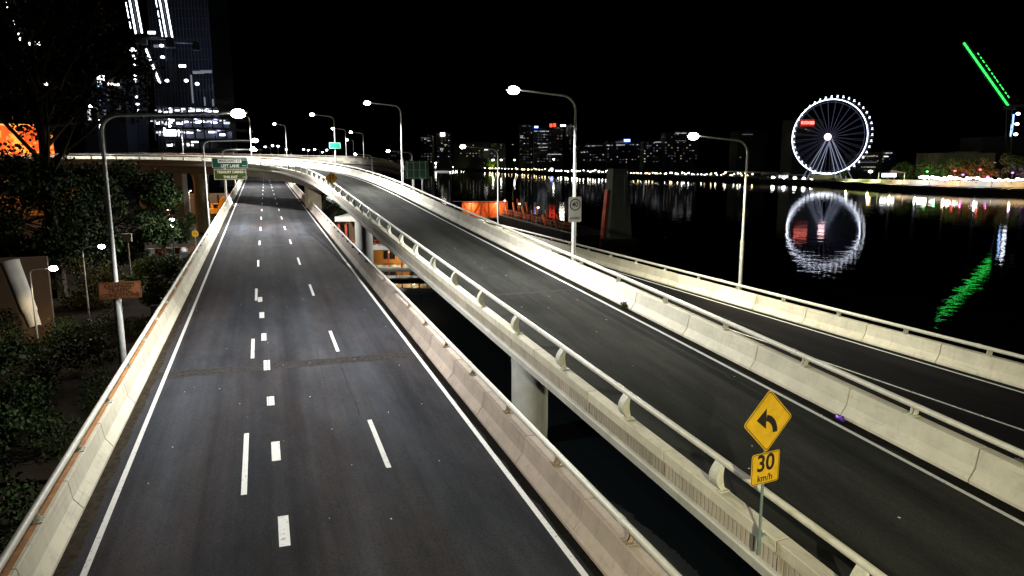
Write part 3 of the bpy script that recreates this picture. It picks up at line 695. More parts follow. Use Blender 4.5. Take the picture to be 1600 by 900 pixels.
# stacked guide signs on the freeway side
ux, uy, nn = frame_of((.06, -1, 0)); y0 = 126.6; gx = -4.55
sg = thing('guide_sign', 'dark green MARGARET ST guide sign above an olive exit sign on two posts', 'road sign', (gx, y0, -3))
for x, y in ((-5.45, .25), (-5.45, 1.6)): MB().tube([(x, y0+y, -3.9), (x, y0+y, 9.1)], .14, 10).build('post', M['galv'], sg, smooth=True)
for z in (9.0, 8.1, 7.1, 6.3): MB().box((gx, y0+.14, z), (4.9, .06, .10)).build('cross_rail', M['galv'], sg)
c = Vector((gx, y0, 8.52)); pa = MB().plate(rrect(5.35, 1.66, .16), c, ux, uy, .06).build('upper_panel', M['green_sign'], sg)
ring(rrect(5.27, 1.58, .14), rrect(5.17, 1.48, .11), c, ux, uy, M['white_sign'], 'border', pa)
bx = MB().plate(rrect(3.5, .58, .05), c+uy*.33+nn*.03, ux, uy, .02).build('name_panel', M['white_sign'], pa)
text('lettering', 'MARGARET ST', .54, M['black'], c+uy*.33+nn*.036, ux, uy, pa, .012, squeeze=.92); text('lettering', 'LEFT LANE', .60, M['white_sign'], c-uy*.45+nn*.008, ux, uy, pa, .016, squeeze=.95)
c = Vector((gx-.04, y0, 6.74)); pa = MB().plate(rrect(4.85, 1.66, .14), c, ux, uy, .06).build('lower_panel', M['olive_sign'], sg)
ring(rrect(4.77, 1.58, .12), rrect(4.68, 1.49, .1), c, ux, uy, M['cream_text'], 'border', pa)
text('lettering', 'TREASURY CASINO', .54, M['cream_text'], c+uy*.36+nn*.008, ux, uy, pa, .012, squeeze=.83); text('lettering', 'THIS EXIT', .54, M['cream_text'], c-uy*.42+nn*.008, ux, uy, pa, .012, squeeze=.9)
# back of a big green sign at the river road
sg = thing('reverse_sign', 'unlettered back of a large green sign with a pale frame grid over the river', 'road sign', (26, 131, -.3)); ux, uy, nn = frame_of((-.1, -1, 0))
c = Vector((26.3, 130.5, 7.25))
for k, x in enumerate((-1.05, 1.05)):
    MB().plate(rrect(2.05, 3.2, .08), c+ux*x, ux, uy, .04).build('sheet', M['sign_back'], sg)
for x in (-1.75, -.6, .45, 1.5): MB().box(c+ux*x+nn*.06, (.09, .1, 3.2)).build('upright', M['galv'], sg)
for z in (-1.35, 0, 1.3): MB().bar(c+ux*-1.85+uy*z+nn*.13, c+ux*1.6+uy*z+nn*.13, .09, .06).build('cross_rail', M['galv'], sg)
for x in (-.6, .9): MB().tube([c+ux*x-nn*.2-Vector((0, 0, 7.8)), c+ux*x-nn*.2+Vector((0, 0, 1.4))], .13, 10).build('post', M['galv'], sg, smooth=True)

# ------------------------------------------------------------------ vegetation
def leaves(name, m, centres, radii, count, size, seed, parent=None, flat=1.0, kind=None):
    """many small leaf faces spread through clumps; returns one mesh object"""
    r = np.random.default_rng(seed); C_ = np.array(centres, float); Rr = np.array(radii, float)
    wgt = Rr**2; idx = r.choice(len(C_), count, p=wgt/wgt.sum())
    d = r.normal(size=(count, 3)); d /= np.linalg.norm(d, axis=1)[:, None]
    p = C_[idx]+d*(Rr[idx]*r.random(count)**.45)[:, None]*np.array([1, 1, flat])
    a = r.normal(size=(count, 3)); a /= np.linalg.norm(a, axis=1)[:, None]
    b2 = np.cross(a, r.normal(size=(count, 3))); b2 /= np.linalg.norm(b2, axis=1)[:, None]
    L = (size*(.6+.8*r.random(count)))[:, None]; Wd = L*.42
    mid = p+a*L*.5
    v = np.stack([p, mid+b2*Wd, p+a*L, mid-b2*Wd], 1).reshape(-1, 3)
    o = wloc(parent) if parent is not None else Vector((0, 0, 0)); v = v-np.array(o)
    me = bpy.data.meshes.new(name); n = count
    me.vertices.add(4*n); me.vertices.foreach_set('co', v.ravel())
    me.loops.add(4*n); me.loops.foreach_set('vertex_index', np.arange(4*n, dtype=np.int32))
    me.polygons.add(n); me.polygons.foreach_set('loop_start', np.arange(0, 4*n, 4, dtype=np.int32)); me.polygons.foreach_set('loop_total', np.full(n, 4, np.int32))
    me.update(); me.validate(); me.materials.append(m)
    ob = bpy.data.objects.new(name, me); COL.objects.link(ob)
    if parent is not None: ob.parent = parent
    if kind: ob['kind'] = kind
    return ob
def tree(name, label, base, h, cr, nclump, nleaf, size, m, seed, trunk_r=.2, crown_z=.62, flat=.8, lean=(0, 0), group=None, spread=1.0, cat='tree'):
    r = random.Random(seed); B = Vector(base); o = thing(name, label, cat, base, group)
    cc = B+Vector((lean[0], lean[1], h*crown_z)); cs_ = []; rs = []
    for k in range(nclump):
        a = r.uniform(0, 2*math.pi); q = r.random()**.5; zz = r.uniform(-1, 1)
        w_ = math.sqrt(max(0, 1-zz*zz*.8))
        cs_.append(cc+Vector((math.cos(a)*cr*q*w_*spread, math.sin(a)*cr*q*w_*spread, zz*h*(1-crown_z)*.9))); rs.append(cr*r.uniform(.16, .36))
    tb = MB(); k1 = B+Vector((lean[0]*.5, lean[1]*.5, h*.38))
    tb.tube([B-Vector((0, 0, .3)), B+Vector((lean[0]*.2, lean[1]*.2, h*.18)), k1, cc+Vector((0, 0, h*.12))], [trunk_r*1.25, trunk_r, trunk_r*.8, trunk_r*.25], 8)
    for k in range(0, nclump, 2):
        st_ = k1+(cc-k1)*r.uniform(0, .8); e = cs_[k]; midp = (st_+e)/2+Vector((r.uniform(-.3, .3), r.uniform(-.3, .3), r.uniform(-.2, .4)))
        tb.tube([st_, midp, e], [trunk_r*.36, trunk_r*.22, trunk_r*.06], 5)
    tb.build('trunk', M['bark'], o, smooth=True)
    leaves('crown', m, cs_, rs, nleaf, size, seed, o, flat)
    return o
tree('leafy_tree', 'dense dark green tree standing in front of the crossing ramp columns', (-16, 92, -4), 12.5, 6.2, 46, 20000, .30, M['leaf_dark'], 11, .3, .58)
tree('leafy_tree', 'dark tree with leaves overlapping the pale ramp columns', (-12.8, 108, -4), 9.0, 3.8, 30, 9000, .27, M['leaf_dark'], 12, .2, .6)
tree('leafy_tree', 'dark broad tree left of the first bent lamp post', (-22, 80, -4), 13.5, 7.5, 50, 20000, .32, M['leaf_dark'], 13, .3, .6)
tree('big_tree', 'tall black tree with a thick trunk and bare branches before the orange mural', (-19.0, 80, -4), 27, 8.0, 34, 9000, .35, M['leaf_black'], 14, .62, .78, spread=1.3)
tree('round_bush', 'rounded green bush beside the freeway barrier below the lamp box', (-8.6, 68, -4), 5.2, 2.5, 34, 12000, .17, M['leaf_mid'], 15, .1, .5, cat='bush')
tree('round_bush', 'yellow green bush next to the pale signal box', (-8.6, 80, -4), 3.6, 2.0, 24, 6000, .16, M['leaf_olive'], 16, .08, .5, cat='bush')
tree('round_bush', 'olive bush lit by the small footpath lamp', (-14.5, 74, -4), 4.4, 3.2, 28, 7000, .18, M['leaf_olive'], 17, .08, .5, cat='bush')
tree('leafy_tree', 'green tree under the ramp between freeway and tan column', (9.5, 127, -4.2), 9.5, 3.6, 34, 11000, .22, M['leaf_mid'], 18, .18, .55)
tree('leafy_tree', 'dark tree under the ramp behind the tan column', (15.5, 124, -4.2), 9.0, 4.4, 30, 9000, .24, M['leaf_dark'], 19, .18, .55)
tree('leafy_tree', 'shadowed tree on the bank behind the white leaning duct', (-24, 58, -4), 9.5, 5.2, 34, 12000, .28, M['leaf_dark'], 20, .25, .58)
tree('leafy_tree', 'shadowed tree rising above the shrub mass near the barrier', (-13, 33, -4), 6.6, 3.6, 36, 14000, .20, M['leaf_dark'], 21, .18, .56)
tree('leafy_tree', 'low dark tree close to the camera beside the barrier', (-10.4, 21, -4), 5.6, 3.0, 32, 13000, .17, M['leaf_mid'], 22, .15, .56)
rr = random.Random(5); cs_, rs = [], []
for k in range(420):
    y = rr.uniform(6, 64); x = -6.6-rr.random()**.75*(10+.36*y); cs_.append((x, y, -4+rr.uniform(.3, 2.9-.012*y))); rs.append(rr.uniform(.5, 1.2))
tag(leaves('shrubbery', M['leaf_dark'], cs_, rs, 150000, .15, 31), 'dark shrub mass filling the bank below the freeway barrier', 'shrubbery', kind='stuff')
cs_, rs = [], []
for k in range(90):
    y = rr.uniform(52, 118); x = -6.2-rr.random()*3.2; cs_.append((x, y, -3.9+rr.uniform(0, .5))); rs.append(rr.uniform(.3, .7))
tag(leaves('grass_verge', M['grass'], cs_, rs, 16000, .2, 32), 'dry yellow green grass along the foot of the barrier', 'grass', kind='stuff')
# a weed and a piece of purple litter at the toe of the white ramp barrier
p = ramp_path.at(ramp_path.s_at_y(29.5), 3.05, 0); wd_ = thing('weed', 'small dry weed growing at the foot of the white ramp barrier', 'weed', p)
MB().tube([p, p+Vector((.01, .02, .16))], .006, 4).build('stem', M['bark'], wd_); leaves('leaf_tuft', M['leaf_olive'], [p+Vector((0, 0, .14)), p+Vector((-.05, .1, .1))], [.16, .12], 160, .08, 3, wd_)
p = ramp_path.at(ramp_path.s_at_y(16.5), 2.93, .07)
cb = MB(); cb.tube([p+Vector((-.05, -.16, 0)), p+Vector((0, -.06, .02)), p+Vector((-.01, .05, -.01)), p+Vector((.04, .17, .01))], [.05, .085, .06, .075], 9)
tag(cb.build('crushed_can', M['purple_can']), 'crushed shiny purple can in the gutter of the ramp', 'litter')
lit = MB()
for k in range(70):
    if k % 3: q = road_path.at(so_(rr.uniform(14, 60)), rr.uniform(-4.5, 6.3), .012)
    else: q = ramp_path.at(ramp_path.s_at_y(rr.uniform(12, 50)), rr.uniform(-2.5, 3), .012)
    s_ = rr.uniform(.006, .022); lit.box(q, (s_*rr.uniform(1, 3), s_, s_*.6), rr.uniform(0, 3))
tag(lit.build('road_grit', M['litter']), 'pale grit and paper scraps scattered over the asphalt', 'grit', kind='stuff')

# ------------------------------------------------------------------ left bank: street, works, small fixtures
MB().add([(-30, 96, -3.98), (-6.5, 100, -3.98), (-6.5, 112, -3.98), (-30, 110, -3.98)], [(0, 1, 2, 3)])
def small_lamp(label, base, h, az, power, col):
    return street_lamp(label, base, h, 1.1, az, power, col, .06, group='footpath lamps on the bank', elbow=.3, head=.8)
small_lamp('short footpath lamp beside the white leaning duct', (-14.5, 54.6, -4), 6.0, -10, 750, (1, .75, .45))
small_lamp('short footpath lamp rising from the olive bush', (-14.0, 67.2, -4), 6.0, -5, 380, (1, .66, .3))
# white leaning duct with a dark brown wall
d0 = Vector((-15.15, 56.8, -2.2)); d1 = Vector((-16.45, 57.85, 2.1))
o = thing('leaning_duct', 'white cylindrical duct leaning in front of a brown wall at the frame edge', 'duct', d0)
MB().tube([d0, d0+(d1-d0)*.22, d0+(d1-d0)*.24, d1], [.40, .46, .52, .56], 24).build('duct_body', M['white_wall'], o, smooth=True)
MB().tube([d1, d1+(d1-d0)*.02], [.59, .59], 24).build('duct_rim', M['white_wall'], o, smooth=True)
o = thing('brown_wall', 'dark brown block wall behind the white leaning duct', 'wall', (-18, 58, -4))
MB().box((-18.3, 60, -.9), (7.0, .5, 6.2), .05).build('wall_panel', M['brown_wall'], o); MB().box((-19.8, 59.6, 2.3), (4.2, .9, .18), .05).build('coping', M['white_wall'], o)
o = thing('signal_box', 'pale signal box on a thin pole left of the round bush', 'signal box', (-12.3, 77.6, -4))
MB().tube([(-12.3, 77.6, -4), (-12.3, 77.6, 1.9)], .07, 8).build('pole', M['post_tan'], o); MB().box((-12.3, 77.5, 1.75), (.75, .5, .7)).build('housing', M['post_tan'], o); MB().box((-12.3, 77.2, 2.13), (.85, .6, .06)).build('hood', M['post_tan'], o)
o = thing('marker_post', 'black and white banded marker post behind the barrier rail', 'marker post', (-6.55, 48.6, -4))
MB().box((-6.55, 48.6, -1.8), (.5, .14, 4.2)).build('board', M['white_sign'], o)
for z in (-1.1, -.35): MB().box((-6.55, 48.52, z), (.52, .03, .3)).build('band', M['black'], o)
# traffic signal with two lit lamps, pedestrian sign, cabinet, hoarding
o = thing('traffic_signal', 'traffic signal with glowing white lamps beside the bank street', 'traffic signal', (-11.2, 104, -4))
MB().tube([(-11.2, 104, -4), (-11.2, 104, 1.6)], .08, 8).build('pole', M['dark_steel'], o)
hs = MB().box((-11.2, 103.8, .9), (.5, .35, 1.5)).build('signal_housing', M['black'], o)
for z, x in ((1.45, -11.1), (.55, -11.3)): MB().ell((x, 103.55, z), (.3, .14, .2), 10, 6).build('signal_lens', M['lens_far'], hs)
o = thing('crossing_sign', 'round yellow crossing sign on a thin pole before the brown column', 'road sign', (-8.9, 108.6, -4))
MB().tube([(-8.9, 108.6, -4), (-8.9, 108.6, -.2)], .05, 8).build('pole', M['galv'], o)
pa = MB().plate([(.45*math.cos(2*math.pi*k/20), .45*math.sin(2*math.pi*k/20)) for k in range(20)], (-8.9, 108.5, -.9), (1, 0, 0), (0, 0, 1), .02).build('panel', M['yellow'], o)
MB().tube([(-9.08, 108.49, -1.08), (-9.0, 108.49, -.78), (-8.8, 108.49, -.78), (-8.72, 108.49, -1.08)], .045, 5).build('symbol', M['black'], pa)
o = thing('control_cabinet', 'dark street cabinet with a pale dome at the bank street', 'cabinet', (-9.6, 99, -4))
MB().box((-9.6, 99, -3.1), (.9, .6, 1.7)).build('body', M['dark_steel'], o); MB().box((-9.6, 98.68, -3.1), (.7, .04, 1.4)).build('door', M['tower_dark'], o); MB().ell((-9.6, 99, -2.1), (.35, .3, .35), 10, 6).build('dome', M['white_wall'], o)
o = thing('detour_board', 'low black board with white lettering at the foot of the bent lamp', 'road sign', (-7.2, 107, -4))
MB().box((-7.2, 107, -3.0), (2.0, .08, .75)).build('board', M['black'], o); MB().box((-7.2, 106.94, -2.95), (1.4, .03, .3)).build('white_strip', M['white_sign'], o)
for x in (-8, -6.4): MB().box((x, 107.05, -3.6), (.08, .08, .9)).build('leg', M['galv'], o)
o = thing('site_fence', 'low orange and white plastic site fence along the bank street', 'fence', (-9, 111, -4))
for k in range(8): MB().box((-15+k*1.1, 111.5+.1*k, -3.5), (1.0, .3, .9)).build('barrier_block', M['orange_sign'] if k % 2 else M['white_sign'], o)
o = thing('hoarding', 'rusty brown hoarding behind the excavator under the ramp', 'hoarding', (-12, 186, -4))
for k in range(9): MB().box((-26+k*2.5, 192-.3*k, -1.4), (2.44, .08, 5.2)).build('sheet', M['brown_wall'], o)
# excavator
def excavator(base, rz):
    B = Vector(base); q = Matrix.Rotation(rz, 3, 'Z'); o = thing('excavator', 'orange excavator with folded boom beside the ramp columns', 'excavator', base)
    T = lambda p: B+q @ Vector(p)
    for sx in (-1.15, 1.15):
        pr = [(-2.0, .45), (-1.7, .12), (1.7, .12), (2.0, .45), (1.7, .88), (-1.7, .88)]
        vs = [T((sx+d, y, z)) for d in (-.28, .28) for y, z in pr]; MB().add(vs, [tuple(range(6))[::-1], tuple(range(6, 12))]+[(i, (i+1) % 6, 6+(i+1) % 6, 6+i) for i in range(6)]).build('track', M['rubber'], o)
    MB().box(T((0, 0, 1.0)), (1.5, 1.8, .3), rz).build('turntable', M['dark_steel'], o)
    MB().box(T((.25, -.7, 1.75)), (2.3, 2.6, 1.1), rz).build('engine_house', M['excavator'], o); MB().box(T((.0, -2.15, 1.7)), (2.5, .5, 1.0), rz).build('counterweight', M['excavator'], o)
    cb = MB().box(T((-.75, .85, 2.3)), (1.0, 1.5, 2.0), rz).build('cab', M['excavator'], o)
    MB().box(T((-.75, 1.62, 2.5)), (.8, .04, 1.3), rz).build('windscreen', M['glass_dark'], cb); MB().box(T((-1.27, .85, 2.5)), (.04, 1.2, 1.2), rz).build('side_window', M['glass_dark'], cb); MB().box(T((-.23, .85, 2.6)), (.04, 1.2, 1.1), rz).build('side_window', M['glass_dark'], cb)
    def limb(name, pr, x, wd, m):
        n = len(pr); vs = [T((x+d, y, z)) for d in (-wd/2, wd/2) for y, z in pr]
        MB().add(vs, [tuple(range(n))[::-1], tuple(range(n, 2*n))]+[(i, (i+1) % n, n+(i+1) % n, n+i) for i in range(n)]).build(name, m, o)
    limb('boom', [(.8, 1.7), (1.3, 1.6), (2.6, 4.0), (5.0, 5.1), (4.9, 5.6), (2.2, 4.7), (1.6, 3.8)], .35, .5, M['excavator'])
    limb('stick', [(4.6, 5.7), (5.3, 5.5), (5.5, 4.9), (5.25, 2.2), (4.95, 2.2), (4.8, 4.8)], .35, .4, M['excavator'])
    limb('bucket', [(4.8, 2.3), (5.5, 2.2), (5.4, 1.2), (4.6, .7), (3.9, 1.0), (4.3, 1.5)], .35, 1.1, M['dark_steel'])
    MB().tube([T((.35, 1.6, 2.6)), T((.35, 3.2, 4.4))], .09, 8).build('ram', M['galv'], o)
    return o
excavator((-10.6, 178, -3.95), R_(-66))
o = thing('site_floodlight', 'sodium floodlight mast on the works site', 'floodlight', (-14.4, 168, -4))
MB().tube([(-14.4, 168, -4), (-14.4, 168, 2.6)], .08, 8).build('mast', M['galv'], o); hd = MB().box((-14.4, 168.1, 2.7), (.5, .35, .3)).build('lamp_head', M['dark_steel'], o)
MB().box((-14.2, 168.3, 2.65), (.4, .04, .22)).build('lens', M['globe_warm'], hd); lamp_light(hd, (-13.8, 168.8, 2.6), 3200, (1, .62, .28), 'POINT', radius=.2)
o = thing('site_floodlight', 'sodium floodlight on a mast hidden behind the street trees', 'floodlight', (-13, 118, -4))
MB().tube([(-13, 118, -4), (-13, 118, 2.0)], .08, 8).build('mast', M['galv'], o); hd = MB().box((-13, 118, 2.0), (.5, .35, .3)).build('lamp_head', M['dark_steel'], o)
MB().box((-13, 118, 1.83), (.4, .3, .04)).build('lens', M['globe_warm'], hd); lamp_light(hd, (-13, 118, 1.6), 500, (1, .66, .32), 'POINT', radius=.2)
# mural building behind the ramp at the frame edge, lit by sodium floodlights
mu = bpy.data.materials.new('mural_paint'); t, n, l = nodes(mu); b = n['Principled BSDF']; tc = n.new('ShaderNodeTexCoord'); vz = n.new('ShaderNodeTexVoronoi'); vz.inputs['Scale'].default_value = .28
nz = n.new('ShaderNodeTexNoise'); nz.inputs['Scale'].default_value = .22; nz.inputs['Detail'].default_value = 3; l.new(tc.outputs['Object'], nz.inputs['Vector'])
mv = n.new('ShaderNodeMix'); mv.data_type = 'RGBA'; mv.inputs[0].default_value = .85; l.new(tc.outputs['Object'], mv.inputs[6]); l.new(nz.outputs[1], mv.inputs[7]); l.new(mv.outputs[2], vz.inputs['Vector']); vz.inputs['Scale'].default_value = 3.2
rp = n.new('ShaderNodeValToRGB'); rp.color_ramp.elements[0].color = (.62, .36, .12, 1); rp.color_ramp.elements[1].color = (.30, .12, .06, 1); e = rp.color_ramp.elements.new(.45); e.color = (.7, .5, .25, 1); e = rp.color_ramp.elements.new(.62); e.color = (.55, .10, .05, 1)
l.new(vz.outputs['Distance'], rp.inputs[0]); l.new(rp.outputs[0], b.inputs['Base Color']); b.inputs['Roughness'].default_value = .8
o = thing('mural_building', 'orange lit building with a painted mural wall behind the ramp', 'building', (-66, 201, -4))
MB().box((-62, 207, 3), (38, 10, 14), R_(10)).build('wall', M['brown_wall'], o); MB().box((-59, 201.2, 13.0), (26, .5, 7.6), R_(10)).build('mural_wall', mu, o)
MB().box((-59, 201.0, 17.0), (27, 1.2, .4), R_(10)).build('parapet', M['white_wall'], o)
for k in range(12): MB().box((-72+k*2.3, 198.8+k*.4, 18.0), (.1, .1, 2.0)).build('roof_railing', M['dark_steel'], o)
for k in range(7): MB().box((-84+k*4.5, 197.6+k*.79, 2.2), (2.6, .1, 2.6), R_(10)).build('window', M['glass_dark'], o)
for k, (x, y, z) in enumerate(((-51, 189, 9.6), (-64, 187, 9.6))):
    q = thing('wall_floodlight', ('sodium floodlight on the ramp edge lighting the mural', 'second sodium floodlight on the ramp edge lighting the mural')[k], 'floodlight', (x, y, z))
    MB().box((x, y, z), (.5, .3, .35)).build('housing', M['dark_steel'], q); MB().box((x, y+.18, z), (.4, .03, .25)).build('lens', M['globe_warm'], q)
    MB().tube([(x, y, -4), (x, y, z-.15)], .05, 6).build('bracket', M['dark_steel'], q); lamp_light(q, (x, y+.5, z+.2), 16000, (1, .42, .10), 'POINT', radius=.2)
q = thing('wall_floodlight', 'sodium floodlight mast in front of the ramp by the orange column', 'floodlight', (-64, 146, -4)); MB().tube([(-64, 146, -4), (-64, 146, 5.4)], .09, 6).build('bracket', M['dark_steel'], q)
MB().box((-64, 146, 5.5), (.5, .4, .3)).build('housing', M['dark_steel'], q); MB().box((-64, 146.22, 5.5), (.4, .04, .22)).build('lens', M['globe_warm'], q); lamp_light(q, (-64, 146.6, 5.5), 5000, (1, .36, .08), 'POINT', radius=.2)

# ------------------------------------------------------------------ riverside pavilion under the ramp
o = thing('river_pavilion', 'two storey riverside pavilion with red posts and warm lit rooms', 'pavilion', (13, 98, -5))
def pav(name, c, d, m, p=None): return MB().box(c, d, R_(-19)).build(name, m, p or o)
def PV(a, b_, z): return Vector((7.2+math.cos(R_(-19))*a-math.sin(R_(-19))*b_, 98.0+math.sin(R_(-19))*a+math.cos(R_(-19))*b_, z))
rf = pav('roof', PV(8.2, 3.0, 1.62), (12.6, 7.5, .34), M['roof']); pav('roof_edge', PV(8.2, -.82, 1.55), (12.7, .12, .62), M['white_wall'], rf)
pav('upper_floor', PV(8.3, 3.0, -2.35), (13, 7.0, .36), M['edge']); pav('floor_edge', PV(8.3, -.6, -2.2), (13, .15, .5), M['white_wall'])
pav('back_wall', PV(4.9, 5.5, -.4), (5.5, .2, 3.6), M['brown_wall']); pav('lit_wall', PV(9.0, 4.2, -.4), (5.0, .2, 3.6), M['white_wall'])
for a in (2.2, 3.1, 5.6, 6.0, 9.4, 12.6): pav('post', PV(a, -.3, -.4), (.26, .26, 3.6), M['red_steel'])
for z in (-1.2, -1.65): pav('handrail', PV(8.3, -.5, z), (12.6, .06, .06), M['red_steel'])
for k in range(26): pav('baluster', PV(2.1+k*.48, -.5, -1.65), (.035, .035, 1.0), M['red_steel'])
pav('lower_wall', PV(11, 3.5, -3.8), (12, .2, 2.6), M['timber']); pav('lower_floor', PV(10, 1.4, -4.9), (14, 5, .3), M['soffit'])
for a in (8.5, 10.2, 12.4, 14.4): pav('lower_post', PV(a, -.4, -3.8), (.18, .18, 2.5), M['red_steel'])
for a in (8.0, 11.4): pav('lower_window', PV(a, 3.3, -3.5), (1.5, .08, 1.2), M['glass_dark'])
for a, z, pw in ((9.2, 1.15, 700), (4.2, 1.1, 60), (11.4, -2.75, 330), (9.0, -2.75, 200)):
    ft = pav('ceiling_lamp', PV(a, 1.6, z), (.5, .5, .1), M['warm_panel']); lamp_light(ft, PV(a, 1.6, z-.25), pw, (1, .66, .32), 'POINT', radius=.15)
o = thing('jetty', 'low dark jetty with a metal railing below the pavilion', 'jetty', (16, 88, -5))
def jt(name, c, d, m): return MB().box(c, d, R_(-19)).build(name, m, o)
def JV(a, b_, z): return Vector((9.5+math.cos(R_(-19))*a-math.sin(R_(-19))*b_, 88.0+math.sin(R_(-19))*a+math.cos(R_(-19))*b_, z))
for k in range(9): jt('plank', JV(.8+k*1.4, 0, -4.75), (1.36, 2.4, .12), M['soffit'])
for k in range(8): jt('railing_post', JV(.2+k*1.8, -1.15, -4.2), (.08, .08, 1.1), M['galv'])
for z in (-3.7, -4.15): jt('railing_bar', JV(6.5, -1.15, z), (13, .05, .05), M['galv'])

# ------------------------------------------------------------------ orange truss, barge and concrete pylon on the river
T0 = Vector((43.5, 165.0, -5)); TA = Vector((.949, -.315, 0)); TB = Vector((.315, .949, 0))
o = thing('truss_gangway', 'bright orange steel truss gangway on the river', 'truss', T0)
def tv(a, b_, z): return T0+TA*a+TB*b_+Vector((0, 0, z))
for b_ in (0, 2.4):
    for z, nm in ((.9, 'lower_chord'), (4.4, 'upper_chord')): MB().bar(tv(0, b_, z), tv(10.5, b_, z), .2, .2).build(nm, M['red_steel'] if b_ == 0 else M['truss'], o)  # front face darker red: its backlit silhouette is put into the colour
    for k in range(6): MB().bar(tv(k*2.1, b_, .9), tv(k*2.1, b_, 4.4), .16, .16).build('upright', M['red_steel'] if b_ == 0 else M['truss'], o)
    for k in range(5): MB().bar(tv(k*2.1, b_, .9 if k % 2 else 4.4), tv(k*2.1+2.1, b_, 4.4 if k % 2 else .9), .13, .13).build('diagonal', M['red_steel'] if b_ == 0 else M['truss'], o)
MB().add([tv(0, 2.55, 1), tv(10.5, 2.55, 1), tv(10.5, 2.55, 4.3), tv(0, 2.55, 4.3)], [(0, 1, 2, 3)]).build('back_sheet', M['truss'], o)
MB().bar(tv(0, 1.2, .8), tv(10.5, 1.2, .8), 2.6, .12).build('walkway', M['roof'], o); MB().bar(tv(-2, -.1, 4.62), tv(9.5, -.1, 4.62), .25, .1).build('top_rail', M['white_wall'], o)
for k, a in enumerate((2, 8)):
    h_ = MB().box(tv(a, .8, 4.1), (.5, .3, .2)).build('work_lamp', M['warm_panel'], o); lamp_light(h_, tv(a, 1.0, 3.4), 420, (1, .7, .4), 'POINT', radius=.2)
G0 = Vector((55.5, 163.5, -5)); G1 = Vector((52.5, 112, -5)); gd = (G1-G0).normalized(); gs = Vector((gd.y, -gd.x, 0))
o = thing('work_barge', 'long black work barge with orange frames along its deck edge', 'barge', G0)
hb = MB(); L = (G1-G0).length
vs = [G0+gd*a+gs*s_+Vector((0, 0, z)) for a, ww in ((0, 3.2), (4, 4.5), (L-4, 4.5), (L, 3.0)) for s_, z in ((-ww, 1.6), (ww, 1.6), (ww*.9, -.6), (-ww*.9, -.6))]
hb.add(vs, [(0, 1, 2, 3), (15, 14, 13, 12)]+[(4*i+j, 4*i+4+j, 4*i+4+(j+1) % 4, 4*i+(j+1) % 4) for i in range(3) for j in range(4)]).build('hull', M['hull'], o)
MB().bar(G0+gs*4.6+Vector((0, 0, 1.75)), G1+gs*3.2+Vector((0, 0, 1.75)), .12, .2).build('rubbing_rail', M['galv'], o)
for k in range(6):
    a = 2+k*7.2; q = G0+gd*a-gs*3.2*0+Vector((0, 0, 1.6)); hh = 3.4-.4*k
    MB().bar(q+gs*2, q+gs*2-gd*2.2+Vector((0, 0, hh)), .3, .5).build('raked_frame', M['truss'], o)
    MB().bar(q-gs*1, q-gs*1-gd*2.2+Vector((0, 0, hh)), .3, .5).build('raked_frame', M['truss'], o)
    MB().box(q+gs*.5-gd*.4+Vector((0, 0, .5)), (1.8, 2.4, 1.0), .1).build('deck_crate', M['truss'] if k % 2 else M['red_steel'], o)
for z in (.9, 1.5): MB().bar(G0+gd*6+gs*3.8+Vector((0, 0, 1.6+z)), G1-gd*3+gs*3.4+Vector((0, 0, 1.6+z)), .07, .07).build('handrail', M['galv'], o)
for k in range(14): MB().bar(G0+gd*(6+k*3)+gs*3.7+Vector((0, 0, 1.6)), G0+gd*(6+k*3)+gs*3.7+Vector((0, 0, 3.1)), .08, .08).build('stanchion', M['galv'], o)
for k, a in enumerate((6, 18, 31)):
    ms = MB().tube([G0+gd*a+gs*3.6+Vector((0, 0, 1.6)), G0+gd*a+gs*3.6+Vector((0, 0, 5.0))], .06, 6).build('lamp_mast', M['dark_steel'], o)
    MB().box(G0+gd*a+gs*3.6+Vector((0, 0, 5.0)), (.3, .3, .15)).build('lens', M['globe_warm'], ms); lamp_light(ms, G0+gd*a+gs*4.1+Vector((0, 0, 4.7)), 300-70*k, (1, .72, .45), 'POINT', radius=.15)
Q = Vector((55.9, 111.2, -5)); o = thing('concrete_pylon', 'tall tapering concrete pylon with a red steel leg in the river', 'pylon', Q)
vs = [Q+Vector((sx*a, sy*b_, z)) for z, a, b_ in ((-1.5, 2.3, 2.0), (12.6, 1.25, 1.1)) for sx, sy in ((-1, -1), (1, -1), (1, 1), (-1, 1))]
MB().add(vs, [(0, 1, 5, 4), (1, 2, 6, 5), (2, 3, 7, 6), (3, 0, 4, 7), (4, 5, 6, 7)]).build('shaft', M['pylon'], o)
MB().box(Q+Vector((.9, -1.35, 6)), (.5, .5, 11)).build('rib', M['pylon'], o); MB().bar(Q+Vector((-3.0, -.8, -1)), Q+Vector((-2.0, -.5, 9.2)), .7, .5).build('steel_leg', M['red_steel'], o); MB().box(Q+Vector((0, 0, .6)), (6.2, 5, 1.1)).build('footing', M['hull'], o)

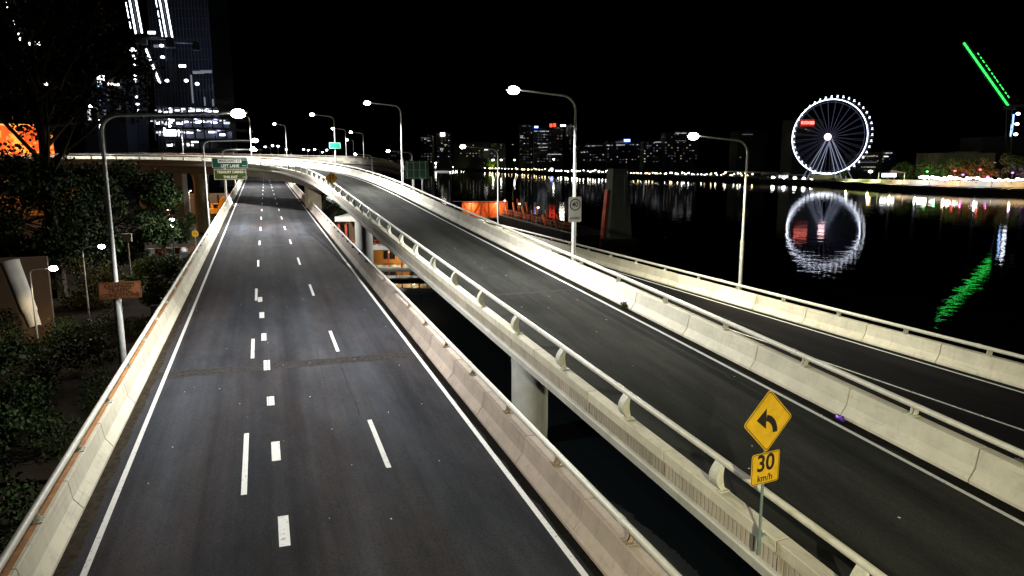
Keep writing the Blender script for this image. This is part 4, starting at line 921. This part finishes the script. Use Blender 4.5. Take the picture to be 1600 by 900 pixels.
# ------------------------------------------------------------------ ferris wheel on the far bank
WC = far(1296, 440, level(214, 440)); WR = 21.4
ax = (Vector((0, 0, 9))-WC); ax.z = 0; ax.normalize(); ax = Matrix.Rotation(R_(-19), 3, 'Z') @ ax      # wheel axis, towards the river
wu = Vector((0, 0, 1)).cross(ax).normalized(); wv = Vector((0, 0, 1))
o = thing('ferris_wheel', 'white lit ferris wheel with cabins on the far bank', 'ferris wheel', (WC.x, WC.y, -2.6))
def wp(a, r, d=0): return WC+wu*(math.cos(a)*r)+wv*(math.sin(a)*r)+ax*d
N = 96
MB().tube([wp(2*math.pi*k/N, WR, 1.2) for k in range(N+1)], .25, 6, False).build('front_rim', M['led_rim'], o)
MB().tube([wp(2*math.pi*k/N, WR-1.6, 1.2) for k in range(N+1)], .10, 5, False).build('inner_rim', M['led_dim'], o)
MB().tube([wp(2*math.pi*k/N, WR, -1.4) for k in range(N+1)], .10, 5, False).build('rear_rim', M['led_leg'], o)
for k in range(28):
    a = 2*math.pi*(k+.5)/28
    for d, e in ((-.25, .25), (.25, -.25)):
        MB().bar(wp(a, 1.5, .3)+wu*0, wp(a+d/WR*2.2, WR-.5, 1.0 if d < 0 else -1.0), .07, .07).build('spoke', M['led_dim'], o)
cab = MB().ell((0, 0, 0), (.75, .75, .55), 8, 5).box((0, 0, -.45), (1.3, 1.3, .35)).mesh('cabin', M['tower_dark'])
cl = MB().box((0, 0, 0), (1.1, .4, .2)).box((.1, 0, .75), (.8, .35, .14)).mesh('cabin_light', M['led_white'])
for k in range(42):
    a = 2*math.pi*k/42; q = wp(a, WR+1.0, -3.6); c_ = link('cabin', cab, q, o); link('cabin_light', cl, q+Vector((0, 0, .6)), c_)
MB().tube([WC+ax*2.2, WC-ax*3.4], 1.1, 16).build('axle', M['tower_dark'], o)
MB().lathe((0, 0, 0), [(2.0, 0), (2.0, .2), (1.2, .35)], 20)
hubm = MB(); hubm.tube([WC+ax*2.6, WC+ax*3.0], 2.0, 20).build('hub_light', M['hub_lit'], o)
for sd in (3.2, -3.8):
    for s_ in (-1, 1):
        for off in (0, 3.2):
            MB().bar(WC+ax*sd*.7, Vector((WC.x, WC.y, -2.6))+wu*s_*(8.5+off)+ax*(sd*2.6), .34, .34).build('support_leg', M['led_leg'], o)
MB().box((WC.x, WC.y, -1.0), (16, 9, 2.4), math.atan2(wu.y, wu.x)).build('boarding_deck', M['stone'], o)
for k in range(5): MB().box(Vector((WC.x, WC.y, 1.4))+wu*(-6+3*k)+ax*4.8, (1.8, .3, .5), math.atan2(wu.y, wu.x)).build('deck_light', M['win'][3], o)

# ------------------------------------------------------------------ tower cranes
def lattice(mb, a, b_, wd, n, th):
    a = Vector(a); b_ = Vector(b_); d = (b_-a).normalized(); u = d.orthogonal().normalized(); v = d.cross(u)
    cs = [(1, 1), (-1, 1), (-1, -1), (1, -1)]
    for x, y in cs: mb.bar(a+(u*x+v*y)*wd/2, b_+(u*x+v*y)*wd/2, th, th)
    for k in range(n):
        p, q = a+(b_-a)*k/n, a+(b_-a)*(k+1)/n
        for i in range(4):
            x, y = cs[i]; x2, y2 = cs[(i+1) % 4]; mb.bar(p+(u*x+v*y)*wd/2, q+(u*x2+v*y2)*wd/2, th*.6, th*.6)
def crane(label, foot, mast_top, jib_a, jib_b, wd, strip_m, mast_lights=(), strips=2, strip_r=.3, mast_m=None, dashes=0, cj=True, dash_side=1):
    o = thing('tower_crane', label, 'crane', foot, 'lit tower cranes')
    mb = MB(); lattice(mb, foot, mast_top, wd, max(6, int((Vector(mast_top)-Vector(foot)).length/wd/1.2)), wd*.09); mb.build('mast', M['dark_steel'], o)
    mb = MB(); lattice(mb, jib_a, jib_b, wd*.9, max(8, int((Vector(jib_b)-Vector(jib_a)).length/wd/1.2)), wd*.08); mb.build('jib', M['dark_steel'], o)
    A, B = Vector(jib_a), Vector(jib_b); d = (B-A).normalized(); sd = d.cross(FW).normalized()
    for k in range(strips):
        off = sd*(wd*1.0*(k-.5*(strips-1)))
        MB().tube([A+off, B+off], strip_r, 6).build('light_strip', strip_m, o)
    for k in range(dashes):
        t = .08+.74*k/dashes; L = (B-A).length/dashes*random.uniform(.3, .7); q = A+(B-A)*t+sd*wd*1.15*dash_side
        MB().tube([q, q+d*L], strip_r*.5, 5).build('light_dash', strip_m, o)
    for z, r, mm in mast_lights: MB().ell((foot[0], foot[1]-wd*.6, z), (r*1.2, r, r*.8), 10, 6).build('mast_light', mm, o)
    if cj:
        T = Vector(mast_top); back = Vector((-(B-A).x, -(B-A).y, 0)).normalized() if (B-A).xy.length > .1 else Vector((1, 0, 0))
        MB().box(T+Vector((0, 0, wd*.5)), (wd*1.6, wd*1.6, wd*.9)).build('slewing_cab', M['dark_steel'], o); MB().bar(T+Vector((0, 0, wd)), T+back*wd*5+Vector((0, 0, wd)), wd*.7, wd*.4).build('counter_jib', M['dark_steel'], o)
        MB().box(T+back*wd*4.6+Vector((0, 0, wd*.3)), (wd*1.1, wd*1.1, wd*1.4)).build('counterweight', M['hull'], o)
    return o
def at_(a, d, row): return far(a, d, level(row, d))
f = at_(1577, 420, 262); crane('tower crane with a glowing green jib above the far bank', (f.x, f.y, -2.6), at_(1577, 420, 172), at_(1576, 420, 166), at_(1506, 420, 67), 2.6, M['led_green'], [(level(r_, 420), 1.0, M['led_white']) for r_ in (178, 194, 210)], 1, .5, dashes=12, dash_side=-1)
o = bpy.data.objects['tower_crane']; g = at_(1579, 420, 196); MB().box((g.x+1.2, g.y, g.z), (.8, .8, 12)).build('mast_glow_strip', M['led_blue'], o)
D = 300
f = at_(222, D, 236); crane('tower crane with a column of white mast lamps beside the dark tower', (f.x, f.y, 4), at_(222, D, 70), at_(217, D, 52), at_(196, D, -60), 2.4, M['led_white'], [(level(r_, D), .95, M['led_white']) for r_ in (79, 90, 100)]+[(level(r_, D), .5, M['led_white']) for r_ in (109, 119, 124, 130, 152, 163, 173, 180)], 2, .30, dashes=5)
f = at_(266, D+20, 236); crane('tower crane with two white jib strips nearer the tower', (f.x, f.y, 4), at_(266, D+20, 75), at_(266, D+20, 66), at_(243, D+20, -60), 2.4, M['led_white'], [(level(r_, D+20), .7, M['led_white']) for r_ in (72, 90)], 2, .30, dashes=6)
f = at_(252, D-10, 236); crane('shorter crane whose single lit jib slopes down to the podium', (f.x, f.y, 4), at_(252, D-10, 134), at_(250, D-10, 130), at_(227, D-10, 75), 1.8, M['led_white'], [], 1, .35, cj=False)
f = at_(40, 210, 236); crane('distant crane with a dotted light line over the dark trees', (f.x, f.y, 4), at_(40, 210, 62), at_(36, 210, 58), at_(2, 210, -30), 1.8, M['hull'], [], 1, .1, dashes=0, cj=False)
o = bpy.data.objects['tower_crane.004']
for k in range(9):
    q = at_(9+2.9*k+random.uniform(-1, 1), 209, 5+7*k); MB().ell(q, (.35, .35, .45), 6, 4).build('jib_lamp', M['win'][3], o)
for a, d, row, lab in ((54, 205, 68, 'long white site lamp high over the mural building'), (237, 298, 51, 'long white site lamp beside the crane jib'), (285, 318, 103, 'long white site lamp hung below the crane with two strips'), (66, 200, 131, 'round site lamp above the dark trees')):
    q = at_(a, d, row); o = thing('site_lamp', lab, 'site lamp', q)
    MB().box(q, (2.6, .7, .9), R_(-19)).build('lens', M['win'][3], o); MB().box(q+Vector((0, .2, .7)), (3.0, .9, .5), R_(-19)).build('housing', M['dark_steel'], o); MB().bar(q+Vector((0, 0, .9)), q+Vector((0, 0, 7)), .12, .12).build('hanger', M['dark_steel'], o)
# ------------------------------------------------------------------ construction towers and podium beyond the far ramp
def block(mb, a0, a1, row0, d, depth, base=-4):
    """box body facing the camera bearing between two bearings, from base up to a survey row"""
    z = level(row0, d); p, q = far(a0, d, 0), far(a1, d, 0); c_ = (p+q)/2; n_ = Vector((math.sin(YAW), math.cos(YAW), 0)); c_ = c_+n_*depth/2
    mb.box((c_.x, c_.y, (base+z)/2), ((q-p).length, depth, z-base), -YAW); return mb
o = thing('glass_tower', 'unlit blue black construction tower with vertical fins', 'building', far(298, 360, -4))
block(MB(), 252, 343, -60, 360, 26).build('core', M['tower_blue'], o)
for k in range(19): q0 = far(253+k*5, 359.4, 0); MB().bar((q0.x, q0.y, 10), (q0.x, q0.y, level(-60, 360)), .35, .5).build('fin', M['tower_dark'], o)
for k in range(13): block(MB(), 252, 343, 140-k*16, 359.2, .4, level(141-k*16, 359.2)).build('floor_band', M['tower_dark'], o)
for a, row, pw in ((261, 126, 9000), (291, 126, 22000), (308, 131, 9000)):
    q = at_(a, 345, row); h_ = MB().ell(q, (.9, .5, .7), 10, 6).build('floodlight', M['win'][3], o); lamp_light(h_, q+Vector((0, -.9, 0)), pw*.14, (.40, .55, 1), 'POINT', radius=.4)
for a, row in ((249, 72), (310, 113), (322, 112)): q = at_(a, 340, row); MB().box(q, (5.0, .3, 1.2), -YAW).build('hoist_panel', M['win'][2], o)
for a, r0, r1 in ((320, 152, 166), (333, 155, 168), (300, 118, 160)): q = at_(a, 338, (r0+r1)/2); MB().box(q, (.6, .4, (r1-r0)*.29), -YAW).build('hoist_mast', M['win'][2], o)
o = thing('podium_building', 'tiered construction podium with bright open floors and columns', 'building', far(300, 300, -4))
rr = random.Random(9); nw = Vector((math.sin(YAW), math.cos(YAW), 0))
for fl, (r0, a0, a1) in enumerate(((166, 252, 346), (183, 243, 362), (200, 243, 366), (217, 248, 372), (232, 240, 380))):
    z = level(r0, 300); p, q = far(a0, 300, 0), far(a1, 300, 0); L = (q-p).length; c_ = (p+q)/2; nseg = 24; vs = []; fs = []
    for k in range(nseg+1):
        t = k/nseg; e = p+(q-p)*t-nw*(6*math.sin(math.pi*t)); vs += [(e.x, e.y, z), (e.x, e.y, z-.9), (e.x+nw.x*26, e.y+nw.y*26, z-.9), (e.x+nw.x*26, e.y+nw.y*26, z)]
    for k in range(nseg):
        for j in range(4): fs.append((4*k+j, 4*k+4+j, 4*k+4+(j+1) % 4, 4*k+(j+1) % 4))
    fs += [(0, 1, 2, 3), (4*nseg+3, 4*nseg+2, 4*nseg+1, 4*nseg)]
    sl = MB().add(vs, fs).build('floor_slab', M['tower_dark'], o)
    if fl == 4: continue
    for k in range(9):
        t = (k+.5)/9; e = p+(q-p)*t-nw*(5*math.sin(math.pi*t)); MB().box((e.x, e.y, z-2.9), (.5, .5, 4.0), -YAW).build('column', M['tower_dark'], sl)
    n_l = (16, 20, 9, 7)[fl]
    for k in range(n_l):
        t = rr.uniform(.05, .97) if fl > 1 else (k+rr.uniform(.1, .9))/n_l; e = p+(q-p)*t-nw*(4*math.sin(math.pi*t)-rr.uniform(0, 3))
        MB().box((e.x, e.y, z-rr.uniform(1.3, 2.8)), (rr.uniform(.8, 2.6), .3, rr.uniform(.4, .8)), -YAW).build('ceiling_light', M['win'][3] if rr.random() < .45 else M['win'][0], sl)
    MB().box((c_.x+nw.x*7, c_.y+nw.y*7, z-2.9), (L*.86, .3, 3.6), -YAW).build('back_wall', M['tower_blue'], sl)
    if fl < 3:
        for t in (.25, .6, .85):
            e = p+(q-p)*t; h_ = MB().box((e.x, e.y, z-1.1), (1.2, .6, .2), -YAW).build('work_light', M['win'][0], sl); lamp_light(h_, (e.x-nw.x*1, e.y-nw.y*1, z-1.6), 800, (.5, .55, 1), 'POINT', radius=.3)
q = at_(268, 296, 206); MB().box(q, (6.0, .4, 3.2), -YAW).build('bright_bay', M['win'][3], o)
o = thing('sign_building', 'dark office block with a white lit corner and a small pink sign', 'building', far(175, 340, -4))
block(MB(), 156, 205, 122, 340, 20).build('body', M['tower_dark'], o)
for row, s_ in ((121, 1.6), (126, 1.5), (133, 1.3), (158, .7)): q = at_(157.5, 339, row); MB().box(q, (2.4*s_*.8, .4, 1.0*s_), -YAW).build('corner_light', M['win'][3] if row < 130 else M['led_blue'], o)
for k in range(5): q = at_(166+k*4.6, 339, 131+.3*k); MB().box(q, (.9, .3, .9), -YAW).build('sign_letter', M['sign_white_lit'] if k else M['sign_red_lit'], o)
for k in range(8): q = at_(rr.uniform(158, 190), 339, rr.uniform(130, 200)); MB().box(q, (1.4, .3, .6), -YAW).build('lit_window', M['win'][2], o)
q = at_(146, 330, 180); o = thing('lit_stairwell', 'narrow lit stairwell left of the dark office block', 'building', (q.x, q.y, -4)); MB().box((q.x, q.y, (q.z-4)/2), (6, 6, q.z+6), -YAW).build('body', M['tower_dark'], o); MB().box(q-nw*3.2, (1.3, .3, 4.5), -YAW).build('lit_window', M['win'][0], o)
# street lamp on the bank in front of the podium
p = ramp_path.at(float(ramp_path.s[np.argmin(np.abs(ramp_path.p[:, 0]+28.5))]), 3.95, -.3); street_lamp('slim ramp lamp with a star bright head above the tree crowns', p, 9.9, 2.6, 258, PW*1.3, COOL, .1)

# ------------------------------------------------------------------ far skyline
def skyline(label, a0, a1, row, d, wins, m='tower_dark', nrand=0, seed=0, grid=None, winsize=(2.4, 1.1), sign=None):
    o = thing('city_building', label, 'building', far((a0+a1)/2, d, -2.6), 'buildings of the far skyline'); r = random.Random(seed)
    block(MB(), a0, a1, row, d, 24, -2.6).build('body', M[m], o)
    block(MB(), a0+(a1-a0)*.3, a0+(a1-a0)*.7, row-2.5, d+6, 8, level(row, d)).build('roof_plant', M[m], o)
    base = 258; step = 4.2
    rows = int((base-row-3)/step); cols = max(2, int((a1-a0)/4.6)); k_ = d/1150
    cells = [(i, j) for i in range(rows) for j in range(cols)]; r.shuffle(cells)
    for (i, j) in cells[:nrand]:
        q = at_(a0+(j+.5)*(a1-a0)/cols, d-.6, row+3+i*step); wsz = r.uniform(.5, 1.15)
        MB().box(q, (1.5*k_*wsz, .3, .8*k_), -YAW).build('lit_window', M['win'][r.choice((0, 1, 2, 2, 2))], o)
    for (x0, x1, rw, mi) in wins:
        x = x0
        while x < x1-.4:
            wd_ = min(r.uniform(.9, 2.4), x1-x); q = at_(x+wd_/2, d-.8, rw+r.uniform(-.15, .15)); MB().box(q, (wd_*k_, .3, r.uniform(.6, .95)*k_), -YAW).build('lit_window', M['win'][mi if r.random() < .7 else 2], o); x += wd_+r.uniform(.25, 1.1)
    if sign:
        for (x0, x1, r0, r1, mm) in sign:
            q = at_((x0+x1)/2, d-1.2, (r0+r1)/2); s_ = MB().box(q, ((x1-x0)*k_, .5, (r1-r0)*k_), -YAW).build('roof_sign', M[mm], o)
            s_['label'] = 'lit rooftop sign'
    return o
skyline('low block with a few lit rows at the start of the far skyline', 600, 640, 236, 1000, [], nrand=8, seed=1)
skyline('mid block with a pale lit top row above the green sign back', 657, 676, 212, 980, [(658, 672, 215.5, 2), (663, 668, 217.5, 0), (667, 673, 220, 0)], nrand=14, seed=2)
skyline('tower with a white glowing rooftop lantern', 682, 704, 208, 1010, [(688, 694, 232, 0), (694, 699, 226, 1), (688, 693, 234, 0)], nrand=18, seed=3, sign=[(688, 695, 207.5, 212.5, 'sign_white_lit')])
skyline('broad dim block behind the green lit tree', 708, 790, 224, 1040, [(757, 762, 234, 3), (800, 803, 226, 1)], nrand=22, seed=4)
skyline('tall banded tower left of the red sign tower', 811, 833, 196, 1000, [(813, 818, 212.5, 0), (813, 817, 215, 0), (816, 822, 197, 2), (826, 829, 197, 2)], m='tower_blue', nrand=18, seed=5)
skyline('tower with many lit rows and a white top edge', 834, 862, 203, 970, [(835, 858, 205, 0), (848, 856, 210.5, 2), (840, 856, 224.5, 0), (842, 856, 230, 0), (845, 854, 235, 2), (856, 877, 241, 0)], nrand=30, seed=6, sign=[(835, 841, 197, 200, 'sign_blue_lit'), (836, 840, 197.6, 199.4, 'sign_white_lit')])
skyline('dark tower carrying a red glowing sign', 858, 880, 201, 1020, [], nrand=10, seed=7, sign=[(859, 863, 193.5, 198.5, 'sign_red_lit'), (864.5, 868.5, 193, 198, 'sign_red_lit'), (876, 883, 195, 197.5, 'globe_w')])
skyline('flat roofed block right of the tall lamp post', 884, 898, 196, 1030, [(890, 897, 197.5, 0), (895, 905, 232, 2)], nrand=8, seed=8)
skyline('low wide block with one long lit row', 905, 950, 226, 960, [(915, 929, 228, 0), (930, 942, 227.5, 2), (908, 915, 238, 0)], nrand=14, seed=9)
skyline('wide block topped by a blue lit panel', 948, 1000, 221, 930, [(948, 957, 227, 0), (963, 976, 226.5, 0), (984, 990, 226, 0), (962, 974, 222, 2), (995, 999, 226, 0)], nrand=20, seed=10, sign=[(975, 984.5, 217.5, 221.5, 'sign_blue_lit'), (976, 983.5, 218.3, 220.7, 'sign_white_lit')])
skyline('dim terrace block left of the lone river lamp', 1005, 1034, 220, 820, [(1010, 1016, 228, 2), (1024, 1033, 222, 0)], nrand=20, seed=11)
skyline('stepped apartment block behind the lone river lamp', 1038, 1090, 207, 800, [(1056, 1073, 208, 0), (1078, 1085, 208, 0), (1056, 1072, 220, 2)], nrand=32, seed=12)
skyline('dark block with pale window bars left of the ferris wheel', 1150, 1196, 205, 700, [(1160, 1176, 210, 2)], nrand=2, seed=13)
o = skyline('hotel block with a red glowing sign seen through the ferris wheel', 1236, 1282, 186, 560, [(1258, 1260, 202, 1), (1262, 1263.5, 204, 2)], nrand=0, seed=14)
q = at_(1262, 557, 192); MB().box(q+nw*.6, (10.5, .4, 5.0), -YAW).build('sign_panel', M['sign_red_dim'], o)
text('lettering', 'RYDGES', 2.9, M['sign_pink_lit'], q-nw*.2, RT, Vector((0, 0, 1)), o, .12, .05, .92)
skyline('lit glass low rise right of the ferris wheel', 1342, 1374, 240, 520, [(1346, 1372, 244, 1), (1343, 1370, 253.5, 2), (1346, 1368, 261, 1), (1350, 1366, 266, 2)], nrand=5, seed=15)
skyline('small blue lit low rise behind the slide', 1377, 1398, 237, 540, [(1381, 1395, 239, 0), (1380, 1388, 244.5, 3)], m='tower_blue', nrand=4, seed=16)
skyline('big dark theatre block with stepped roof at the frame edge', 1530, 1640, 214, 480, [], nrand=0, seed=17)
skyline('pale brown flat theatre wall behind the red lit trees', 1462, 1552, 239, 460, [(1545, 1549, 254, 1), (1552, 1556, 254, 1)], m='stone', nrand=0, seed=18)

# ------------------------------------------------------------------ far bank promenade: lamps, lit walls, stalls, trees
SHX = [a for a, d in shore]; SHD = [d for a, d in shore]
def shd(a): return float(np.interp(a, SHX, SHD))
pl_post = MB().tube([(0, 0, 0), (0, 0, 4)], .09, 6).mesh('post', M['dark_steel']); gmesh = {}
def prom(a, row, dd, rpx, mm, label, group):
    d = shd(a)+dd; z = level(row, d); q = far(a, d, -2.6); r_ = max(.25, rpx*d/1150*.5)
    o = thing('promenade_lamp', label, 'lamp', (q.x, q.y, -2.6), group); MB().tube([(q.x, q.y, -2.6), (q.x, q.y, max(z, -2.2))], .09, 6).build('post', M['dark_steel'], o)
    MB().ell((q.x, q.y, max(z, -2.0)), (r_*1.25, r_*1.25, r_*.8), 8, 5).build('globe', M[mm], o); return o
rr = random.Random(21)
for k in range(62):
    a = 682+k*4.9+rr.uniform(-2, 2); row = float(np.interp(a, [680, 760, 860, 980], [261.5, 263.5, 265.5, 268]))+rr.uniform(-1.6, 2.0)
    warm = 760 < a < 860 and rr.random() < .75
    prom(a, row, 15+rr.uniform(0, 30), rr.choice((1.2, 1.6, 2.2)), 'globe_warm' if warm else 'globe_w', 'small warm lamp in the row under the green lit tree' if warm else 'small white lamp in the row along the distant bank', 'warm lamps along the distant bank' if warm else 'white lamps along the distant bank')
for i, (a, row, r_) in enumerate(((682, 255, 4), (702, 255, 3), (770.5, 250, 2.6), (783, 250, 2.4), (804, 250, 2.2), (865, 249, 2.4))): prom(a, row, 25, r_, 'globe_w', '%s from the left of the bright tall lamps over the distant bank' % ORD[i], 'tall lamps over the distant bank')
prom(862, 264, 12, 5, 'globe_blue', 'blue lamp on the distant bank near the tall lamp post', None)
for k in range(44):
    a = 985+k*4.4+rr.uniform(-2, 2); prom(a, 273+rr.uniform(-3.5, 2.5), 20+rr.uniform(0, 25), rr.choice((1.0, 1.4, 1.8)), rr.choice(('globe_w', 'globe_w', 'globe_warm')), 'small lamp in the dim row left of the ferris wheel', 'dim lamps left of the ferris wheel')
for i, a in enumerate((1208, 1225, 1242, 1256, 1268)): prom(a, 279, 8, 4.2, 'globe_w', '%s from the left of the white globe lamps below the ferris wheel' % ORD[i], 'globe lamps below the ferris wheel')
for k in range(46):
    a = 1436+k*3.9+rr.uniform(-1.5, 1.5); prom(a, 277.5+.035*(a-1436)*.9+rr.uniform(-2.6, 1.6), 22+rr.uniform(0, 14), rr.choice((2.6, 3.6, 5.0)), 'globe_w', 'bright white lamp in the crowded row above the lit river wall', 'bright lamps above the river wall')
for a, row, c_ in ((1447, 268, 'green'), (1490, 267, 'red'), (1529, 265, 'red'), (1542, 276, 'purple'), (1580, 270, 'purple'), (1503, 273, 'purple')): prom(a, row, 34, 3, 'globe_'+c_, {1447: 'green lamp', 1490: 'red lamp left of the other red one', 1529: 'red lamp right of the other red one', 1542: 'middle purple lamp', 1580: 'rightmost purple lamp', 1503: 'leftmost purple lamp'}[a]+' in the trees above the river wall', None if c_ == 'green' else c_+' lamps in the far trees')
prom(1359, 268, 30, 5, 'globe_warm', 'star bright warm lamp beside the lit glass low rise', None)
# river wall in lit bays, and the lower walk
def pbox(mb, a0, a1, r0, r1, dd, th=.8):
    d0, d1 = shd(a0)+dd, shd(a1)+dd; p0, p1 = far(a0, d0, 0), far(a1, d1, 0); z0, z1 = level(r1, (d0+d1)/2), level(r0, (d0+d1)/2)
    u_ = (p1-p0); n_ = Vector((-u_.y, u_.x, 0)).normalized()*th
    return mb.add([(p.x, p.y, z) for z in (z0, z1) for p in (p0, p1, p1+n_, p0+n_)], [(0, 1, 5, 4), (1, 2, 6, 5), (2, 3, 7, 6), (3, 0, 4, 7), (4, 5, 6, 7), (3, 2, 1, 0)])
o = thing('river_wall', 'long warm lit river wall in bays on the far bank', 'wall', far(1450, shd(1450)+10, -4))
for k, (a0, a1) in enumerate(((1306, 1340), (1341, 1372), (1373, 1410), (1411, 1452), (1453, 1500), (1501, 1550), (1551, 1610), (1611, 1680))):
    pbox(MB(), a0, a1, 279.5+k*.55, 287+k*.9, 12).build('wall_bay', M['stone'], o)
    am = (a0+a1)/2; d = shd(am)+4; q = far(am, d, level(282+k*.6, d)); colr = ((.85, 1, .35), (.8, 1, .4), (1, .8, .55), (.7, .85, 1), (1, .6, .3), (.55, .75, 1), (1, .7, .3), (1, .7, .35))[k]
    h_ = MB().box(q, (.5, .5, .3)).build('wall_washer', M['dark_steel'], o); lamp_light(h_, q+Vector((0, 0, .6)), 9000, colr, 'POINT', radius=.2)
o = thing('lower_walk', 'dark lower walkway with a pale edge at the far waterline', 'walkway', far(1450, shd(1450), -4))
sp2 = [far(a, shd(a)-.8, -3.1) for a in range(1180, 1700, 20)]; MB().tube(sp2, .14, 6).build('pale_edge', M['white_wall'], o)
for a0, a1, r0 in ((1439, 1456, 293), (1467, 1485, 294.5), (1498, 1518, 296)):
    pbox(MB(), a0, a1, r0, r0+1.3, 4, .3).build('strip_light', M['win'][0], o)
# market tents and lit stalls below the wheel
for a, lab in ((1226, 'small white peaked tent below the ferris wheel rim'), (1392, 'bright white stall with open front right of the low rise')):
    d = shd(a)+22; q = far(a, d, -2.6); o = thing('market_tent', lab, 'tent', q); s_ = 4.2 if a < 1300 else 5.2; zt = level(273 if a < 1300 else 270, d); zb = -2.6
    for x, y in ((-1, -1), (1, -1), (1, 1), (-1, 1)): MB().box((q.x+x*s_, q.y+y*s_*.6, (zb+zt)/2), (.2, .2, zt-zb)).build('leg', M['galv'], o)
    MB().add([(q.x-s_-.3, q.y-s_*.7, zt), (q.x+s_+.3, q.y-s_*.7, zt), (q.x+s_+.3, q.y+s_*.7, zt), (q.x-s_-.3, q.y+s_*.7, zt), (q.x, q.y, zt+1.6)], [(0, 1, 4), (1, 2, 4), (2, 3, 4), (3, 0, 4)]).build('canopy', M['white_wall'], o)
    for k in range(4): MB().box((q.x-s_*.7+k*s_*.46, q.y+s_*.3, zt-1.2), (s_*.38, .2, 1.8)).build('lit_panel', M['win'][0 if a < 1300 else 3], o)
o = thing('long_pavilion', 'long low white roofed pavilion left of the ferris wheel', 'pavilion', far(1180, shd(1180)+45, -2.6)); pbox(MB(), 1132, 1205, 268, 269.6, 42, 6).build('roof', M['white_wall'], o); pbox(MB(), 1190, 1260, 272, 273.6, 40, 6).build('front_roof', M['white_wall'], o)
for a in (1140, 1165, 1190, 1215, 1240): pbox(MB(), a, a+1, 270, 284, 42, .6).build('column', M['stone'], o)
for a in (1150, 1200, 1230): d = shd(a)+36; q = far(a, d, level(277, d)); h_ = MB().box(q, (.8, .8, .3)).build('ceiling_lamp', M['win'][0], o); lamp_light(h_, q-Vector((0, 0, .5)), 3000, (1, .95, .85), 'POINT', radius=.2)
# trees on the far bank
for a, dd, h, cr, lab, lc, pw in ((770, 30, 12, 9, 'round tree lit yellow green on the distant bank', (.85, 1, .15), 14000), (1448, 40, 11, 6, 'far tree touched by green light beside the stalls', (.2, 1, .3), 1500), (1486, 44, 13, 7, 'far tree lit deep red left of the theatre wall', (1, .08, .04), 7000),
                                  (1526, 44, 13, 7, 'far tree lit red under the theatre wall', (1, .08, .05), 6000), (1580, 44, 14, 8, 'far tree lit purple near the frame edge', (.4, .08, 1), 6000), (1310, 26, 7, 4, 'dark round tree at the foot of the ferris wheel', None, 0), (1414, 40, 10, 6, 'dark far tree right of the slide', None, 0)):
    d = shd(a)+dd; q = far(a, d, -2.6); t_ = tree('far_tree', lab, q, h, cr, 26, 3500, .7, M['leaf_mid'], int(a), .35, .6)
    if lc:
        up_ = MB().box((q.x-nw.x*cr*.9, q.y-nw.y*cr*.9, -2.3), (.5, .5, .4)).build('uplight', M['dark_steel'], t_); lamp_light(up_, (q.x-nw.x*(cr+1.5), q.y-nw.y*(cr+1.5), 1.2), pw, lc, 'POINT', radius=.3)
o = thing('moored_boat', 'small white ferry moored at the distant bank', 'boat', far(690, 1080, -5)); q = far(690, 1080, -5)
MB().box(q+Vector((0, 0, 1)), (26, 7, 2), -YAW).build('hull', M['white_wall'], o); MB().box(q+Vector((0, 0, 3.2)), (20, 5, 2.4), -YAW).build('cabin', M['win'][0], o); MB().box(q+Vector((0, 0, 4.8)), (22, 6, .4), -YAW).build('roof', M['white_wall'], o)
